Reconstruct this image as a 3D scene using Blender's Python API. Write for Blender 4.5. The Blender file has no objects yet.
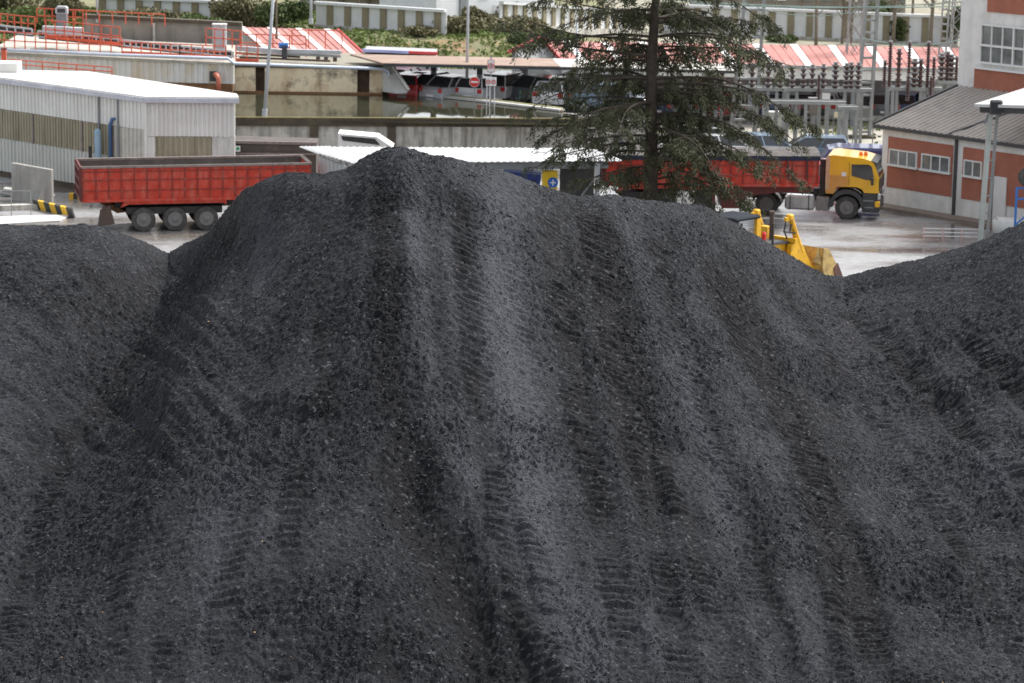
import bpy, math, random
import numpy as np
from mathutils import Matrix, Vector
random.seed(7)
RNG = np.random.default_rng(11)
R = math.radians
scene = bpy.context.scene
COL = scene.collection

# ------------------------------------------------------------ camera
W, HT, FPX, CAMH = 1024, 683, 2844.4, 19.6
PITCH, ROLL = R(11.52), R(0.8)
cam_d = bpy.data.cameras.new('camera'); cam = bpy.data.objects.new('camera', cam_d); COL.objects.link(cam)
cam_d.sensor_width = 36; cam_d.lens = 100; cam_d.clip_start = 1; cam_d.clip_end = 3000
cam.location = (0, 0, CAMH)
CR = Matrix.Rotation(math.pi/2 - PITCH, 3, 'X') @ Matrix.Rotation(ROLL, 3, 'Z')
cam.rotation_euler = CR.to_euler()
cam_d.dof.use_dof = True; cam_d.dof.focus_distance = 66; cam_d.dof.aperture_fstop = 2.0
scene.camera = cam

# ------------------------------------------------------------ light
SUN_EL, SUN_AZ = R(56), R(58)       # azimuth clockwise from +Y
world = bpy.data.worlds.new('World'); scene.world = world; world.use_nodes = True
wn = world.node_tree; wn.nodes.clear()
sky = wn.nodes.new('ShaderNodeTexSky'); sky.sky_type = 'NISHITA'; sky.sun_disc = False
sky.sun_elevation = SUN_EL; sky.sun_rotation = SUN_AZ; sky.air_density = 1.0; sky.dust_density = 3.0; sky.ozone_density = 1.0
hs = wn.nodes.new('ShaderNodeHueSaturation'); hs.inputs['Saturation'].default_value = 0.28
bg = wn.nodes.new('ShaderNodeBackground'); bg.inputs['Strength'].default_value = 0.15
wo = wn.nodes.new('ShaderNodeOutputWorld')
wn.links.new(sky.outputs[0], hs.inputs['Color']); wn.links.new(hs.outputs[0], bg.inputs['Color']); wn.links.new(bg.outputs[0], wo.inputs['Surface'])
sun_d = bpy.data.lights.new('sun', 'SUN'); sun_d.energy = 1.9; sun_d.angle = R(12); sun_d.color = (1.0, 0.97, 0.93)
sun = bpy.data.objects.new('sun', sun_d); COL.objects.link(sun)
sdir = Vector((math.sin(SUN_AZ)*math.cos(SUN_EL), math.cos(SUN_AZ)*math.cos(SUN_EL), math.sin(SUN_EL)))
sun.rotation_euler = sdir.to_track_quat('Z', 'Y').to_euler(); sun.location = (30, -20, 60)
scene.view_settings.view_transform = 'Standard'; scene.view_settings.look = 'None'
scene.view_settings.gamma = 1; scene.view_settings.exposure = 1.05
scene.render.engine = 'CYCLES'
scene.cycles.use_denoising = True; scene.cycles.denoising_prefilter = 'NONE'; scene.cycles.max_bounces = 5; scene.cycles.diffuse_bounces = 3
scene.cycles.glossy_bounces = 3; scene.cycles.transparent_max_bounces = 6; scene.cycles.use_adaptive_sampling = False
scene.cycles.adaptive_threshold = 0.008

# ------------------------------------------------------------ placement helpers
def ray(u, v): return CR @ Vector((u - 512, 341.5 - v, -FPX))
def G(u, v, z=0.0):
    d = ray(u, v); t = (z - CAMH)/d.z
    return Vector((d.x*t, d.y*t, z))
def P(u, v, Y):
    d = ray(u, v); t = Y/d.y
    return Vector((d.x*t, Y, CAMH + d.z*t))
CI = np.array(CR.transposed())
def project(X, Y, Z):
    x = CI[0,0]*X + CI[0,1]*Y + CI[0,2]*(Z-CAMH); y = CI[1,0]*X + CI[1,1]*Y + CI[1,2]*(Z-CAMH); z = CI[2,0]*X + CI[2,1]*Y + CI[2,2]*(Z-CAMH)
    return 512 + FPX*x/(-z), 341.5 - FPX*y/(-z)

# ------------------------------------------------------------ materials
MATS = {}
def M(name, col, rough=0.6, metal=0.0, var=0.18, scale=1.5, bump=0.0, bscale=25, dirt=None, spec=0.5, streak=None, coat=0.0, attr=None, detail=6):
    """procedural surface: base colour with noise variation, optional dirt patches and vertical streaks"""
    if name in MATS: return MATS[name]
    m = bpy.data.materials.new(name); m.use_nodes = True; n = m.node_tree; b = n.nodes['Principled BSDF']
    b.inputs['Roughness'].default_value = rough; b.inputs['Metallic'].default_value = metal
    b.inputs['Specular IOR Level'].default_value = spec; b.inputs['Coat Weight'].default_value = coat
    tc = n.nodes.new('ShaderNodeTexCoord')
    def noise(sc, vec=None, det=detail, rg=0.6):
        t = n.nodes.new('ShaderNodeTexNoise'); t.inputs['Scale'].default_value = sc; t.inputs['Detail'].default_value = det
        t.inputs['Roughness'].default_value = rg
        n.links.new(vec if vec else tc.outputs['Object'], t.inputs['Vector']); return t.outputs['Fac']
    def ramp(f, a, c):
        r = n.nodes.new('ShaderNodeMapRange'); r.inputs['From Min'].default_value = a; r.inputs['From Max'].default_value = c
        n.links.new(f, r.inputs['Value']); return r.outputs[0]
    def mix(f, a, c):
        x = n.nodes.new('ShaderNodeMix'); x.data_type = 'RGBA'; n.links.new(f, x.inputs[0])
        for s, k in ((a, 6), (c, 7)):
            if isinstance(s, tuple): x.inputs[k].default_value = (*s[:3], 1)
            else: n.links.new(s, x.inputs[k])
        return x.outputs[2]
    lo = tuple(c*(1-var) for c in col); hi = tuple(min(1, c*(1+var)) for c in col)
    c = mix(ramp(noise(scale), .3, .7), lo, hi)
    if attr:
        a = n.nodes.new('ShaderNodeAttribute'); a.attribute_name = attr[0]
        c = mix(a.outputs['Fac'], c, attr[1])
    if dirt: c = mix(ramp(noise(dirt[2], rg=.7), *dirt[3]) if len(dirt) > 3 else ramp(noise(dirt[2], rg=.7), .5, .72), c, dirt[0]) if dirt[1] >= 1 else mix_amt(n, ramp(noise(dirt[2], rg=.7), *(dirt[3] if len(dirt) > 3 else (.5, .72))), dirt[1], c, dirt[0], mix)
    if streak:
        mp = n.nodes.new('ShaderNodeMapping'); mp.inputs['Scale'].default_value = (streak[2], streak[2], streak[3])
        n.links.new(tc.outputs['Object'], mp.inputs['Vector'])
        c = mix_amt(n, ramp(noise(1.0, mp.outputs[0]), .46, .7), streak[1], c, streak[0], mix)
    n.links.new(c, b.inputs['Base Color'])
    if bump:
        bp = n.nodes.new('ShaderNodeBump'); bp.inputs['Strength'].default_value = bump; bp.inputs['Distance'].default_value = 0.02
        n.links.new(noise(bscale, det=4), bp.inputs['Height']); n.links.new(bp.outputs[0], b.inputs['Normal'])
    MATS[name] = m; return m
def mix_amt(n, f, amt, a, c, mix):
    k = n.nodes.new('ShaderNodeMath'); k.operation = 'MULTIPLY'; k.inputs[1].default_value = amt
    n.links.new(f, k.inputs[0]); return mix(k.outputs[0], a, c)
def glass(name, col=(.02,.025,.03), rough=.08): return M(name, col, rough, var=.3, scale=2, spec=.8)

red_paint = M('red paint', (.48,.042,.024), .6, spec=.25, var=.14, scale=2.5, dirt=((.16,.05,.035), .6, 2.2), streak=((.42,.2,.16), .45, 5, .7))
red_paint2 = M('faded red paint', (.50,.052,.03), .65, spec=.25, var=.14, scale=2.5, dirt=((.28,.06,.04), .5, 1.8), streak=((.50,.28,.22), .3, 4, 1.5))
dark_red = M('grimy dark red paint', (.14,.025,.02), .6, dirt=((.05,.04,.035), .8, 2.5))
rim_grey = M('scraped rim steel', (.22,.18,.16), .6, dirt=((.1,.06,.04), .7, 4))
black_steel = M('black chassis steel', (.025,.024,.024), .6, dirt=((.09,.08,.07), .7, 4))
mud_brown = M('muddy brown steel', (.10,.07,.055), .8, dirt=((.05,.04,.035), .7, 5))
rubber = M('dusty tyre rubber', (.055,.053,.05), .9, dirt=((.14,.13,.12), .8, 5), bump=.3)
hub_grey = M('dusty wheel rim', (.17,.165,.16), .6, dirt=((.12,.11,.1), .8, 6))
yellow_cab = M('yellow cab paint', (.84,.46,.01), .3, var=.08, coat=.4, dirt=((.55,.27,.07), .5, 1.1, (.45,.75)))
yellow_dusty = M('dusty yellow cab paint', (.62,.31,.07), .5, var=.12, dirt=((.4,.24,.12), .5, 1.5))
yellow_m = M('machine yellow paint', (.78,.42,.015), .45, var=.12, dirt=((.3,.18,.05), .6, 3.5))
yellow_dirty = M('worn yellow paint', (.60,.42,.14), .7, dirt=((.22,.14,.07), .8, 3, (.42,.62)))
dark_grey = M('dark grey plastic', (.04,.042,.045), .5, dirt=((.1,.1,.1), .5, 4))
mid_grey = M('grey painted steel', (.2,.21,.22), .5)
alu = M('brushed aluminium', (.6,.6,.59), .35, metal=.6, var=.1, streak=((.3,.3,.29), .5, 4, 1))
white_roof = M('white roof sheet', (.52,.52,.515), .5, var=.04, scale=.8, dirt=((.6,.58,.53), .35, .9))
cream_roof = M('cream roof membrane', (.56,.545,.51), .6, var=.04, dirt=((.58,.54,.46), .4, .5))
white_clad = M('white cladding', (.70,.70,.67), .55, var=.05, scale=.8, streak=((.50,.48,.43), .4, 2.5, .15), dirt=((.5,.48,.42), .3, .7))
olive_clad = M('olive weathered cladding', (.33,.30,.215), .8, var=.12, streak=((.14,.12,.08), .7, 4, .2))
lower_clad = M('pale lower cladding', (.50,.51,.47), .6, var=.06, streak=((.36,.35,.3), .4, 3, .2))
concrete = M('stained concrete', (.52,.50,.45), .85, var=.18, scale=1.2, bump=.3, streak=((.13,.115,.095), .8, 3.4, .5), dirt=((.13,.12,.10), .5, 1.3, (.52,.68)))
dark_conc = M('dark mossy concrete', (.075,.058,.042), .85, var=.3, dirt=((.14,.13,.06), .6, 2.5))
pale_conc = M('pale concrete', (.46,.45,.42), .8, var=.12, dirt=((.28,.27,.24), .5, 1.4), bump=.2)
rusty_conc = M('rust stained concrete', (.80,.68,.47), .85, var=.15, scale=.8, dirt=((.10,.085,.07), .85, .8, (.50,.64)), streak=((.40,.22,.08), .7, .9, .5))
rust = M('brown rusty band', (.20,.10,.045), .85, var=.3, dirt=((.07,.045,.03), .7, 2))
blue_pipe = M('pale blue pipe paint', (.50,.56,.66), .45, var=.1)
orange_rail = M('orange red railing paint', (.62,.11,.05), .5, var=.15)
steel_pale = M('pale galvanised steel', (.45,.47,.49), .5, metal=.2, var=.12)
steel_lat = M('weathered galvanised steel', (.28,.285,.28), .6, var=.2)
brick = M('orange brick', (.38,.14,.09), .85, var=.1, scale=2, dirt=((.30,.105,.07), .5, 1.3, (.42,.68)), bump=.15)
render_white = M('off white render', (.76,.75,.72), .8, var=.05, dirt=((.45,.44,.40), .5, .9), streak=((.4,.38,.34), .3, 3, .3))
roof_grey = M('brown grey roof sheet', (.36,.325,.29), .75, var=.15, scale=1, streak=((.46,.42,.38), .5, 2, 2), dirt=((.13,.115,.1), .5, 1))
dark_trim = M('dark grey trim', (.06,.06,.062), .6)
white_frame = M('white window frame', (.72,.72,.70), .5, var=.05)
win_glass = M('window glass', (.16,.17,.17), .12, var=.5, scale=1.3, spec=.9)
dark_glass = M('dark car glass', (.035,.038,.042), .08, var=.3, spec=.9)
pink_roof = M('faded red roof tile sheet', (.42,.17,.145), .75, var=.12, scale=.7, dirt=((.50,.30,.27), .6, .5), streak=((.34,.12,.10), .4, 2.2, 1))
red_edge = M('red roof edging', (.42,.03,.03), .5)
white_strip = M('translucent white roof strip', (.74,.72,.69), .5, var=.06)
grey_wall = M('pale grey wall', (.34,.35,.34), .8, var=.08)
tan_roof = M('terracotta carport sheet', (.28,.19,.14), .75, var=.15, dirt=((.36,.30,.25), .7, .6), streak=((.20,.13,.10), .6, 2.5, 1))
panel_white = M('white wall panel', (.64,.65,.66), .7, var=.06, dirt=((.5,.5,.49), .4, 1))
panel_olive = M('olive pilaster', (.23,.20,.13), .85, var=.15)
tarp_blue = M('faded blue tarpaulin', (.009,.015,.04), .7, dirt=((.03,.035,.05), .6, 3))
tarp_grey = M('dusty grey tarpaulin', (.085,.075,.068), .8, var=.25, scale=3, bump=.6, bscale=6, dirt=((.18,.165,.15), .6, 3))
insul = M('brown porcelain', (.085,.04,.035), .3, var=.2)
insul_cap = M('grey insulator cap', (.27,.26,.26), .5)
blue_paint = M('blue painted steel', (.03,.14,.42), .45)
sky_blue = M('sky blue painted metal', (.24,.36,.46), .6, dirt=((.35,.42,.48), .5, 3))
stripe_y = M('yellow hazard paint', (.72,.42,.02), .6, dirt=((.25,.18,.08), .6, 6))
stripe_k = M('black hazard paint', (.03,.03,.03), .7, dirt=((.15,.14,.13), .5, 6))
sign_red = M('red sign face', (.62,.03,.03), .5, var=.05); sign_white = M('white sign face', (.75,.75,.75), .5, var=.04)
sign_blue = M('blue sign face', (.02,.14,.52), .5, var=.05); sign_green = M('green sign face', (.03,.35,.14), .5, var=.05)
sign_yellow = M('yellow sign face', (.80,.52,.02), .5, var=.05)
orange_lamp = M('orange beacon glass', (.75,.18,.02), .25); red_lamp = M('red tail light glass', (.45,.02,.02), .2)
clear_lamp = M('headlight glass', (.5,.52,.54), .15)
bark = M('dark conifer bark', (.055,.042,.032), .9, var=.35, scale=5, bump=.6, bscale=12)
bare_bark = M('bare tree bark', (.17,.135,.10), .9, var=.3, scale=3)

# ------------------------------------------------------------ mesh builder
def smoothstep(x): x = np.clip(x, 0, 1); return x*x*(3-2*x)
class MB:
    def __init__(s): s.v = []; s.f = []
    def add(s, vs, fs):
        k = len(s.v); s.v += [Vector(p) for p in vs]; s.f += [tuple(i+k for i in f) for f in fs]; return s
    def box(s, x0, x1, y0, y1, z0, z1, mat=None, bev=0.0):
        if bev > 0:
            b = min(bev, (x1-x0)*.45, (y1-y0)*.45)
            pts = [(x0+b,y0),(x1-b,y0),(x1,y0+b),(x1,y1-b),(x1-b,y1),(x0+b,y1),(x0,y1-b),(x0,y0+b)]
            zb = min(bev, (z1-z0)*.45); cx, cy = (x0+x1)/2, (y0+y1)/2
            def ring(z, k): return [(cx+(p[0]-cx)*(1-k*2*b/(x1-x0)), cy+(p[1]-cy)*(1-k*2*b/(y1-y0)), z) for p in pts]
            vs = ring(z0, .8)+ring(z0+zb, 0)+ring(z1-zb, 0)+ring(z1, .8)
            fs = [tuple(range(7,-1,-1)), tuple(range(24,32))]
            for r in range(3):
                for i in range(8): j = (i+1)%8; fs.append((r*8+i, r*8+j, r*8+8+j, r*8+8+i))
        else:
            vs = [(x,y,z) for z in (z0,z1) for y in (y0,y1) for x in (x0,x1)]
            fs = [(0,2,3,1),(4,5,7,6),(0,1,5,4),(2,6,7,3),(0,4,6,2),(1,3,7,5)]
        if mat is not None: vs = [mat @ Vector(p) for p in vs]
        return s.add(vs, fs)
    def bar(s, a, b, w, h=None, up=(0,0,1)):
        a, b = Vector(a), Vector(b); h = h or w; d = b-a; L = d.length
        if L < 1e-6: return s
        d /= L; u = Vector(up)
        if abs(d.dot(u)) > .98: u = Vector((1,0,0)) if abs(d.x) < .9 else Vector((0,1,0))
        r = d.cross(u).normalized(); u = r.cross(d)
        vs = [p + r*sx*w/2 + u*sz*h/2 for p in (a,b) for sx, sz in ((-1,-1),(1,-1),(1,1),(-1,1))]
        return s.add(vs, [(0,1,2,3),(7,6,5,4),(0,4,5,1),(1,5,6,2),(2,6,7,3),(3,7,4,0)])
    def tube(s, pts, r, n=8, cap=True):
        pts = [Vector(p) for p in pts]; rs = r if isinstance(r, (list, tuple)) else [r]*len(pts); k0 = len(s.v); pr = None
        for i, p in enumerate(pts):
            d = (pts[min(i+1,len(pts)-1)] - pts[max(i-1,0)]).normalized()
            if pr is None:
                a = Vector((0,0,1)) if abs(d.z) < .9 else Vector((1,0,0)); pr = d.cross(a).normalized()
            else: pr = (pr - d*pr.dot(d)).normalized()
            q = d.cross(pr)
            s.v += [p + (pr*math.cos(2*math.pi*j/n) + q*math.sin(2*math.pi*j/n))*rs[i] for j in range(n)]
        for i in range(len(pts)-1):
            for j in range(n):
                a = k0+i*n+j; b = k0+i*n+(j+1)%n; s.f.append((a, b, b+n, a+n))
        if cap: s.f.append(tuple(range(k0+n-1, k0-1, -1))); e = k0+(len(pts)-1)*n; s.f.append(tuple(range(e, e+n)))
        return s
    def lathe(s, prof, n=20, org=(0,0,0), axis='z'):
        k0 = len(s.v); o = Vector(org)
        for r, h in prof:
            for j in range(n):
                c, t = r*math.cos(2*math.pi*j/n), r*math.sin(2*math.pi*j/n)
                s.v.append(o + (Vector((c,t,h)) if axis == 'z' else Vector((c,h,t)) if axis == 'y' else Vector((h,c,t))))
        for i in range(len(prof)-1):
            for j in range(n):
                a = k0+i*n+j; b = k0+i*n+(j+1)%n; s.f.append((a,b,b+n,a+n))
        s.f.append(tuple(range(k0+n-1,k0-1,-1))); e = k0+(len(prof)-1)*n; s.f.append(tuple(range(e,e+n)))
        return s
    def prism(s, poly, a, b):
        """poly of world points (Vector list) swept from offset a to offset b (vectors)"""
        n = len(poly); a, b = Vector(a), Vector(b)
        vs = [Vector(p)+a for p in poly]+[Vector(p)+b for p in poly]
        return s.add(vs, [tuple(range(n-1,-1,-1)), tuple(range(n,2*n))]+[(i,(i+1)%n,(i+1)%n+n,i+n) for i in range(n)])
    def xz(s, poly, y0, y1): return s.prism([(x,0,z) for x, z in poly], (0,y0,0), (0,y1,0))
    def xy(s, poly, z0, z1): return s.prism([(x,y,0) for x, y in poly], (0,0,z0), (0,0,z1))
    def sheet(s, p0, a, b, pitch=.3, depth=.04, thick=.02, duty=.5):
        """trapezoid-ribbed sheet: p0 corner, a across ribs, b along ribs; thickness along -normal"""
        p0, a, b = Vector(p0), Vector(a), Vector(b); L = a.length; n = max(1, int(L/pitch)); nr = a.cross(b).normalized()
        xs = []
        for i in range(n):
            q = L/n
            xs += [(i*q, 0), (i*q+q*duty*.8, 0), (i*q+q*duty, depth), (i*q+q*.9, depth)]
        xs.append((L, 0)); ah = a/L; k0 = len(s.v); m = len(xs)
        for t in (0, -thick):
            for e in (0, 1):
                s.v += [p0 + ah*x + nr*(d+t) + b*e for x, d in xs]
        for i in range(m-1):
            s.f.append((k0+i, k0+i+1, k0+m+i+1, k0+m+i)); s.f.append((k0+2*m+i+1, k0+2*m+i, k0+3*m+i, k0+3*m+i+1))
            s.f.append((k0+i+1, k0+i, k0+2*m+i, k0+2*m+i+1)); s.f.append((k0+m+i, k0+m+i+1, k0+3*m+i+1, k0+3*m+i))
        s.f.append((k0, k0+m, k0+3*m, k0+2*m)); s.f.append((k0+m-1, k0+3*m-1, k0+4*m-1, k0+2*m-1)[::-1])
        return s
    def build(s, name, mat, parent=None, world=False, smooth=False):
        vs = s.v
        if parent is not None and world:
            inv = (Matrix.Translation(parent.location) @ parent_rot(parent)).inverted(); vs = [inv @ p for p in vs]
        me = bpy.data.meshes.new(name); me.from_pydata([tuple(p) for p in vs], [], s.f); me.update()
        me.materials.append(mat)
        if smooth: 
            for p in me.polygons: p.use_smooth = True
        o = bpy.data.objects.new(name, me); COL.objects.link(o)
        if parent is not None: o.parent = parent
        return o
def parent_rot(o):
    r = Matrix.Identity(4); c = o
    return Matrix.Rotation(c.rotation_euler.z, 4, 'Z')
def tag(o, label=None, cat=None, group=None, kind=None):
    for k, v in (('label', label), ('category', cat), ('group', group), ('kind', kind)):
        if v: o[k] = v
    return o
def thing(name, label, cat, loc=(0,0,0), rz=0.0, group=None):
    o = bpy.data.objects.new(name, None); o.empty_display_size = .2; COL.objects.link(o)
    o.location = loc; o.rotation_euler = (0,0,rz); return tag(o, label, cat, group)
def dup(root, loc, rz=None, label=None, group=None, scale=None):
    r = root.copy(); COL.objects.link(r); r.location = loc
    if rz is not None: r.rotation_euler = (0,0,rz)
    if scale: r.scale = (scale,)*3
    if label: r['label'] = label
    if group: r['group'] = group
    def rec(src, dst):
        for ch in list(src.children):
            c = ch.copy(); COL.objects.link(c); c.parent = dst; rec(ch, c)
    rec(root, r); return r
def npmesh(name, V, F, mat, parent=None, smooth=False, attrs=None):
    """V (n,3) float, F (m,k) int with k=3 or 4"""
    me = bpy.data.meshes.new(name); n, m, k = len(V), len(F), F.shape[1]
    me.vertices.add(n); me.vertices.foreach_set('co', np.ascontiguousarray(V, dtype=np.float32).ravel())
    me.loops.add(m*k); me.loops.foreach_set('vertex_index', np.ascontiguousarray(F, dtype=np.int32).ravel())
    me.polygons.add(m); me.polygons.foreach_set('loop_start', np.arange(0, m*k, k, dtype=np.int32))
    me.polygons.foreach_set('use_smooth', np.full(m, smooth, dtype=bool))
    me.update(calc_edges=True)
    for nm, arr in (attrs or {}).items():
        a = me.attributes.new(nm, 'FLOAT', 'POINT'); a.data.foreach_set('value', np.ascontiguousarray(arr, dtype=np.float32))
    me.materials.append(mat); o = bpy.data.objects.new(name, me); COL.objects.link(o)
    if parent is not None: o.parent = parent
    return o
_lat = {}
def vnoise(x, y, seed=0):
    g = _lat.setdefault(seed, np.random.default_rng(seed+100).random((256,256)).astype(np.float32))
    xi = np.floor(x).astype(int); yi = np.floor(y).astype(int); fx = x-xi; fy = y-yi
    fx = fx*fx*(3-2*fx); fy = fy*fy*(3-2*fy); a, b, c, d = xi&255, (xi+1)&255, yi&255, (yi+1)&255
    return (g[c,a]*(1-fx)+g[c,b]*fx)*(1-fy)+(g[d,a]*(1-fx)+g[d,b]*fx)*fy - .5

# ------------------------------------------------------------ ground
def wet_mat(name, col, lo_r, hi_r, dark, sc=.12):
    m = bpy.data.materials.new(name); m.use_nodes = True; n = m.node_tree; b = n.nodes['Principled BSDF']
    tc = n.nodes.new('ShaderNodeTexCoord')
    mp = n.nodes.new('ShaderNodeMapping'); mp.inputs['Scale'].default_value = (sc, sc*2.6, 1); n.links.new(tc.outputs['Object'], mp.inputs[0])
    t = n.nodes.new('ShaderNodeTexNoise'); t.inputs['Scale'].default_value = 1; t.inputs['Detail'].default_value = 7; n.links.new(mp.outputs[0], t.inputs['Vector'])
    f = n.nodes.new('ShaderNodeTexNoise'); f.inputs['Scale'].default_value = 3; f.inputs['Detail'].default_value = 6; n.links.new(tc.outputs['Object'], f.inputs['Vector'])
    r1 = n.nodes.new('ShaderNodeMapRange'); r1.inputs['From Min'].default_value = .42; r1.inputs['From Max'].default_value = .58
    n.links.new(t.outputs['Fac'], r1.inputs['Value'])
    mx = n.nodes.new('ShaderNodeMix'); mx.data_type = 'RGBA'; mx.inputs[6].default_value = (*col,1); mx.inputs[7].default_value = (*dark,1); n.links.new(r1.outputs[0], mx.inputs[0])
    m2 = n.nodes.new('ShaderNodeMix'); m2.data_type = 'RGBA'; m2.blend_type = 'MULTIPLY'; m2.inputs[0].default_value = .45
    cr = n.nodes.new('ShaderNodeMapRange'); cr.inputs['From Min'].default_value = .3; cr.inputs['From Max'].default_value = .7; cr.inputs['To Min'].default_value = .45; cr.inputs['To Max'].default_value = 1.3
    n.links.new(f.outputs['Fac'], cr.inputs['Value']); n.links.new(mx.outputs[2], m2.inputs[6]); n.links.new(cr.outputs[0], m2.inputs[7]); n.links.new(m2.outputs[2], b.inputs['Base Color'])
    rr = n.nodes.new('ShaderNodeMapRange'); rr.inputs['To Min'].default_value = hi_r; rr.inputs['To Max'].default_value = lo_r
    n.links.new(r1.outputs[0], rr.inputs['Value']); n.links.new(rr.outputs[0], b.inputs['Roughness'])
    bp = n.nodes.new('ShaderNodeBump'); bp.inputs['Strength'].default_value = .15; bp.inputs['Distance'].default_value = .02
    n.links.new(f.outputs['Fac'], bp.inputs['Height']); n.links.new(bp.outputs[0], b.inputs['Normal']); return m
yard_mat = wet_mat('wet concrete yard', (.30,.30,.30), .08, .42, (.17,.15,.135))
asphalt = wet_mat('damp asphalt', (.12,.12,.12), .25, .6, (.07,.068,.065), .2)
soil = M('dry pale soil', (.27,.25,.19), .95, var=.25, scale=.4, dirt=((.16,.16,.09), .7, .25), bump=.3, bscale=4)
gravel = M('pale gravel', (.36,.34,.29), .95, var=.2, scale=1.2, dirt=((.24,.23,.15), .6, .4), bump=.4, bscale=10)
def sheet_xy(name, pts, z, mat):
    me = MB(); me.add([(p[0],p[1],z) for p in pts], [tuple(range(len(pts)))]); o = me.build(name, mat); tag(o, kind='structure'); return o
sheet_xy('ground', [(-1500,-200),(1500,-200),(1500,2500),(-1500,2500)], 0, soil)
sheet_xy('yard', [(-70,96),(70,96),(70,143),(-70,143)], .004, yard_mat)
a0, a1 = G(560,141,0), G(900,141,0)
sheet_xy('gravel_yard', [(2,a0.y),(60,a0.y-1),(60,159),(2,159)], .008, gravel)
coal_dirt = M('coal stained floor', (.05,.05,.055), .8, var=.3, scale=1)
sheet_xy('stockyard_floor', [(-60,-20),(60,-20),(60,97.5),(-60,97.5)], .006, coal_dirt)

# ------------------------------------------------------------ coal heap
CP = [(-480,420,90),(-330,250,90),(-140,222,90),(0,224,90),(60,225,90),(85,224,90),(110,229,91),(140,240,93),(166,253,95),(185,242,93),(207,231,88),(222,212,84),(240,190,80),(262,178,78),(285,171,77),(320,173,76),(345,168,75.5),(365,155,75),(385,147,75),(402,146,75),(420,152,75),(450,158,75.5),(480,165,76),(520,177,77),(545,187,77.5),(575,196,78.5),(610,194,79.5),(640,200,80.5),(680,203,82),(705,206,83),(722,216,84.5),(750,232,86.5),(780,249,88.5),(805,264,90.5),(825,274,92),(845,276,93),(875,268,92),(930,256,89),(970,245,88),(1000,231,87),(1024,221,86),(1160,190,86),(1330,230,86),(1500,440,86)]
cu = np.array([c[0] for c in CP], float); cv = np.array([c[1] for c in CP], float); cy = np.array([c[2] for c in CP], float)
cz = np.array([P(a,b,c).z for a,b,c in CP])
ug = np.linspace(-800, 1900, 1351); kern = np.exp(-(np.arange(-100,101)*2/62.)**2); kern /= kern.sum()
czs = np.convolve(np.interp(ug, cu, cz), kern, 'same'); cys = np.convolve(np.interp(ug, cu, cy), kern, 'same')
us = np.concatenate([np.linspace(-560, -85, 110, endpoint=False), np.linspace(-85, 1110, 1180, endpoint=False), np.linspace(1110, 1600, 110)])
Ys = np.concatenate([np.linspace(51, 56, 50, endpoint=False), np.linspace(56, 77, 700, endpoint=False), np.linspace(77, 95, 450, endpoint=False), np.linspace(95, 101, 40)])
UU, YY = np.meshgrid(us, Ys); XX = (UU-512)/FPX*YY*1.012
def base(XX, YY):
    U = 512 + XX/(YY*1.012)*FPX
    yc0 = np.interp(U, cu, cy); w = np.clip((yc0-YY)/(yc0-56), 0, 1.15)
    C = 512 + (U-512)/(1+.55*w*w)
    yc = np.interp(C, cu, cy); zc = np.interp(C, cu, cz)
    w2 = (yc-YY)/(yc-56); z0 = .95
    # smooth the crest line lower down the slope
    k = smoothstep(np.clip(w2*2.2, 0, 1)); zs = zc*(1-k)+np.interp(C, ug, czs)*k
    zf = zs - (zs-z0)*np.where(w2 > 0, w2**1.08 if False else np.power(np.maximum(w2, 0), 1.08), 0)
    zb = zc - .66*np.maximum(YY-yc, 0)
    z = np.where(w2 >= 0, zf, zb)
    return np.where(w2 > 1, z0 - (56-YY)*.30, z), C, w2
ZZ, CC, W2 = base(XX, YY)
UP, VP = project(XX, YY, ZZ)
front = smoothstep(W2*14)
def line(pts): 
    v = np.array([p[1] for p in pts], float); u = np.array([p[0] for p in pts], float)
    return lambda V: np.interp(V, v, u)
def nz(sx, sy=None, seed=0): return vnoise(XX/sx+37.3, YY/(sy or sx)+11.7, seed)
H = np.zeros_like(ZZ)
wob = 5*nz(1.6,seed=3)+4*nz(.5,seed=4)+7*nz(.16,seed=5)
# scarp: right side bench, left side dropped
E = line([(398,150),(396,240),(402,330),(425,430),(462,510),(505,590),(545,650),(575,690),(600,740)])
d = UP-E(VP)+wob
D = np.interp(VP, [170,260,360,430,500,600,683,740], [0,.04,.09,.20,.32,.36,.36,.35])
H -= front*D*smoothstep(-d/44)*np.exp(-(np.maximum(-d-40,0)/150)**2)
H += front*.10*np.exp(-((d-6)/10)**2)*np.interp(VP,[200,400,683],[.2,1,1])
# lower mound left of the scarp
for (u0,v0,ru,rv,h) in [(395,620,60,90,.45),(415,470,20,60,-.25),(300,560,80,110,.25),(470,650,22,60,-.3),(80,436,36,10,.34),(78,462,46,12,-.3),(100,405,80,18,.25),(280,398,60,9,.16),(300,412,50,8,-.12),
        (905,595,40,10,-.4),(930,575,60,16,.18),(860,400,16,30,.2),(905,368,12,14,-.14),(935,398,10,16,-.16),(880,330,20,14,-.12),(640,560,60,110,.12),(960,600,60,40,.2),(985,465,50,22,.25),(1018,440,12,14,-.2),
        (255,235,26,60,-.32),(215,270,14,60,.22),(700,215,50,16,-.22),(740,300,60,60,-.18),(820,300,30,10,-.25),(905,285,60,14,-.18),(330,190,50,18,.18),(370,200,26,40,-.15),(60,520,70,60,.22),(20,345,60,50,.3),(130,300,40,26,-.22)]:
    H += h*front*np.exp(-((UP-u0+wob*.6)/ru)**2-((VP-v0)/rv)**2)
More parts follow.
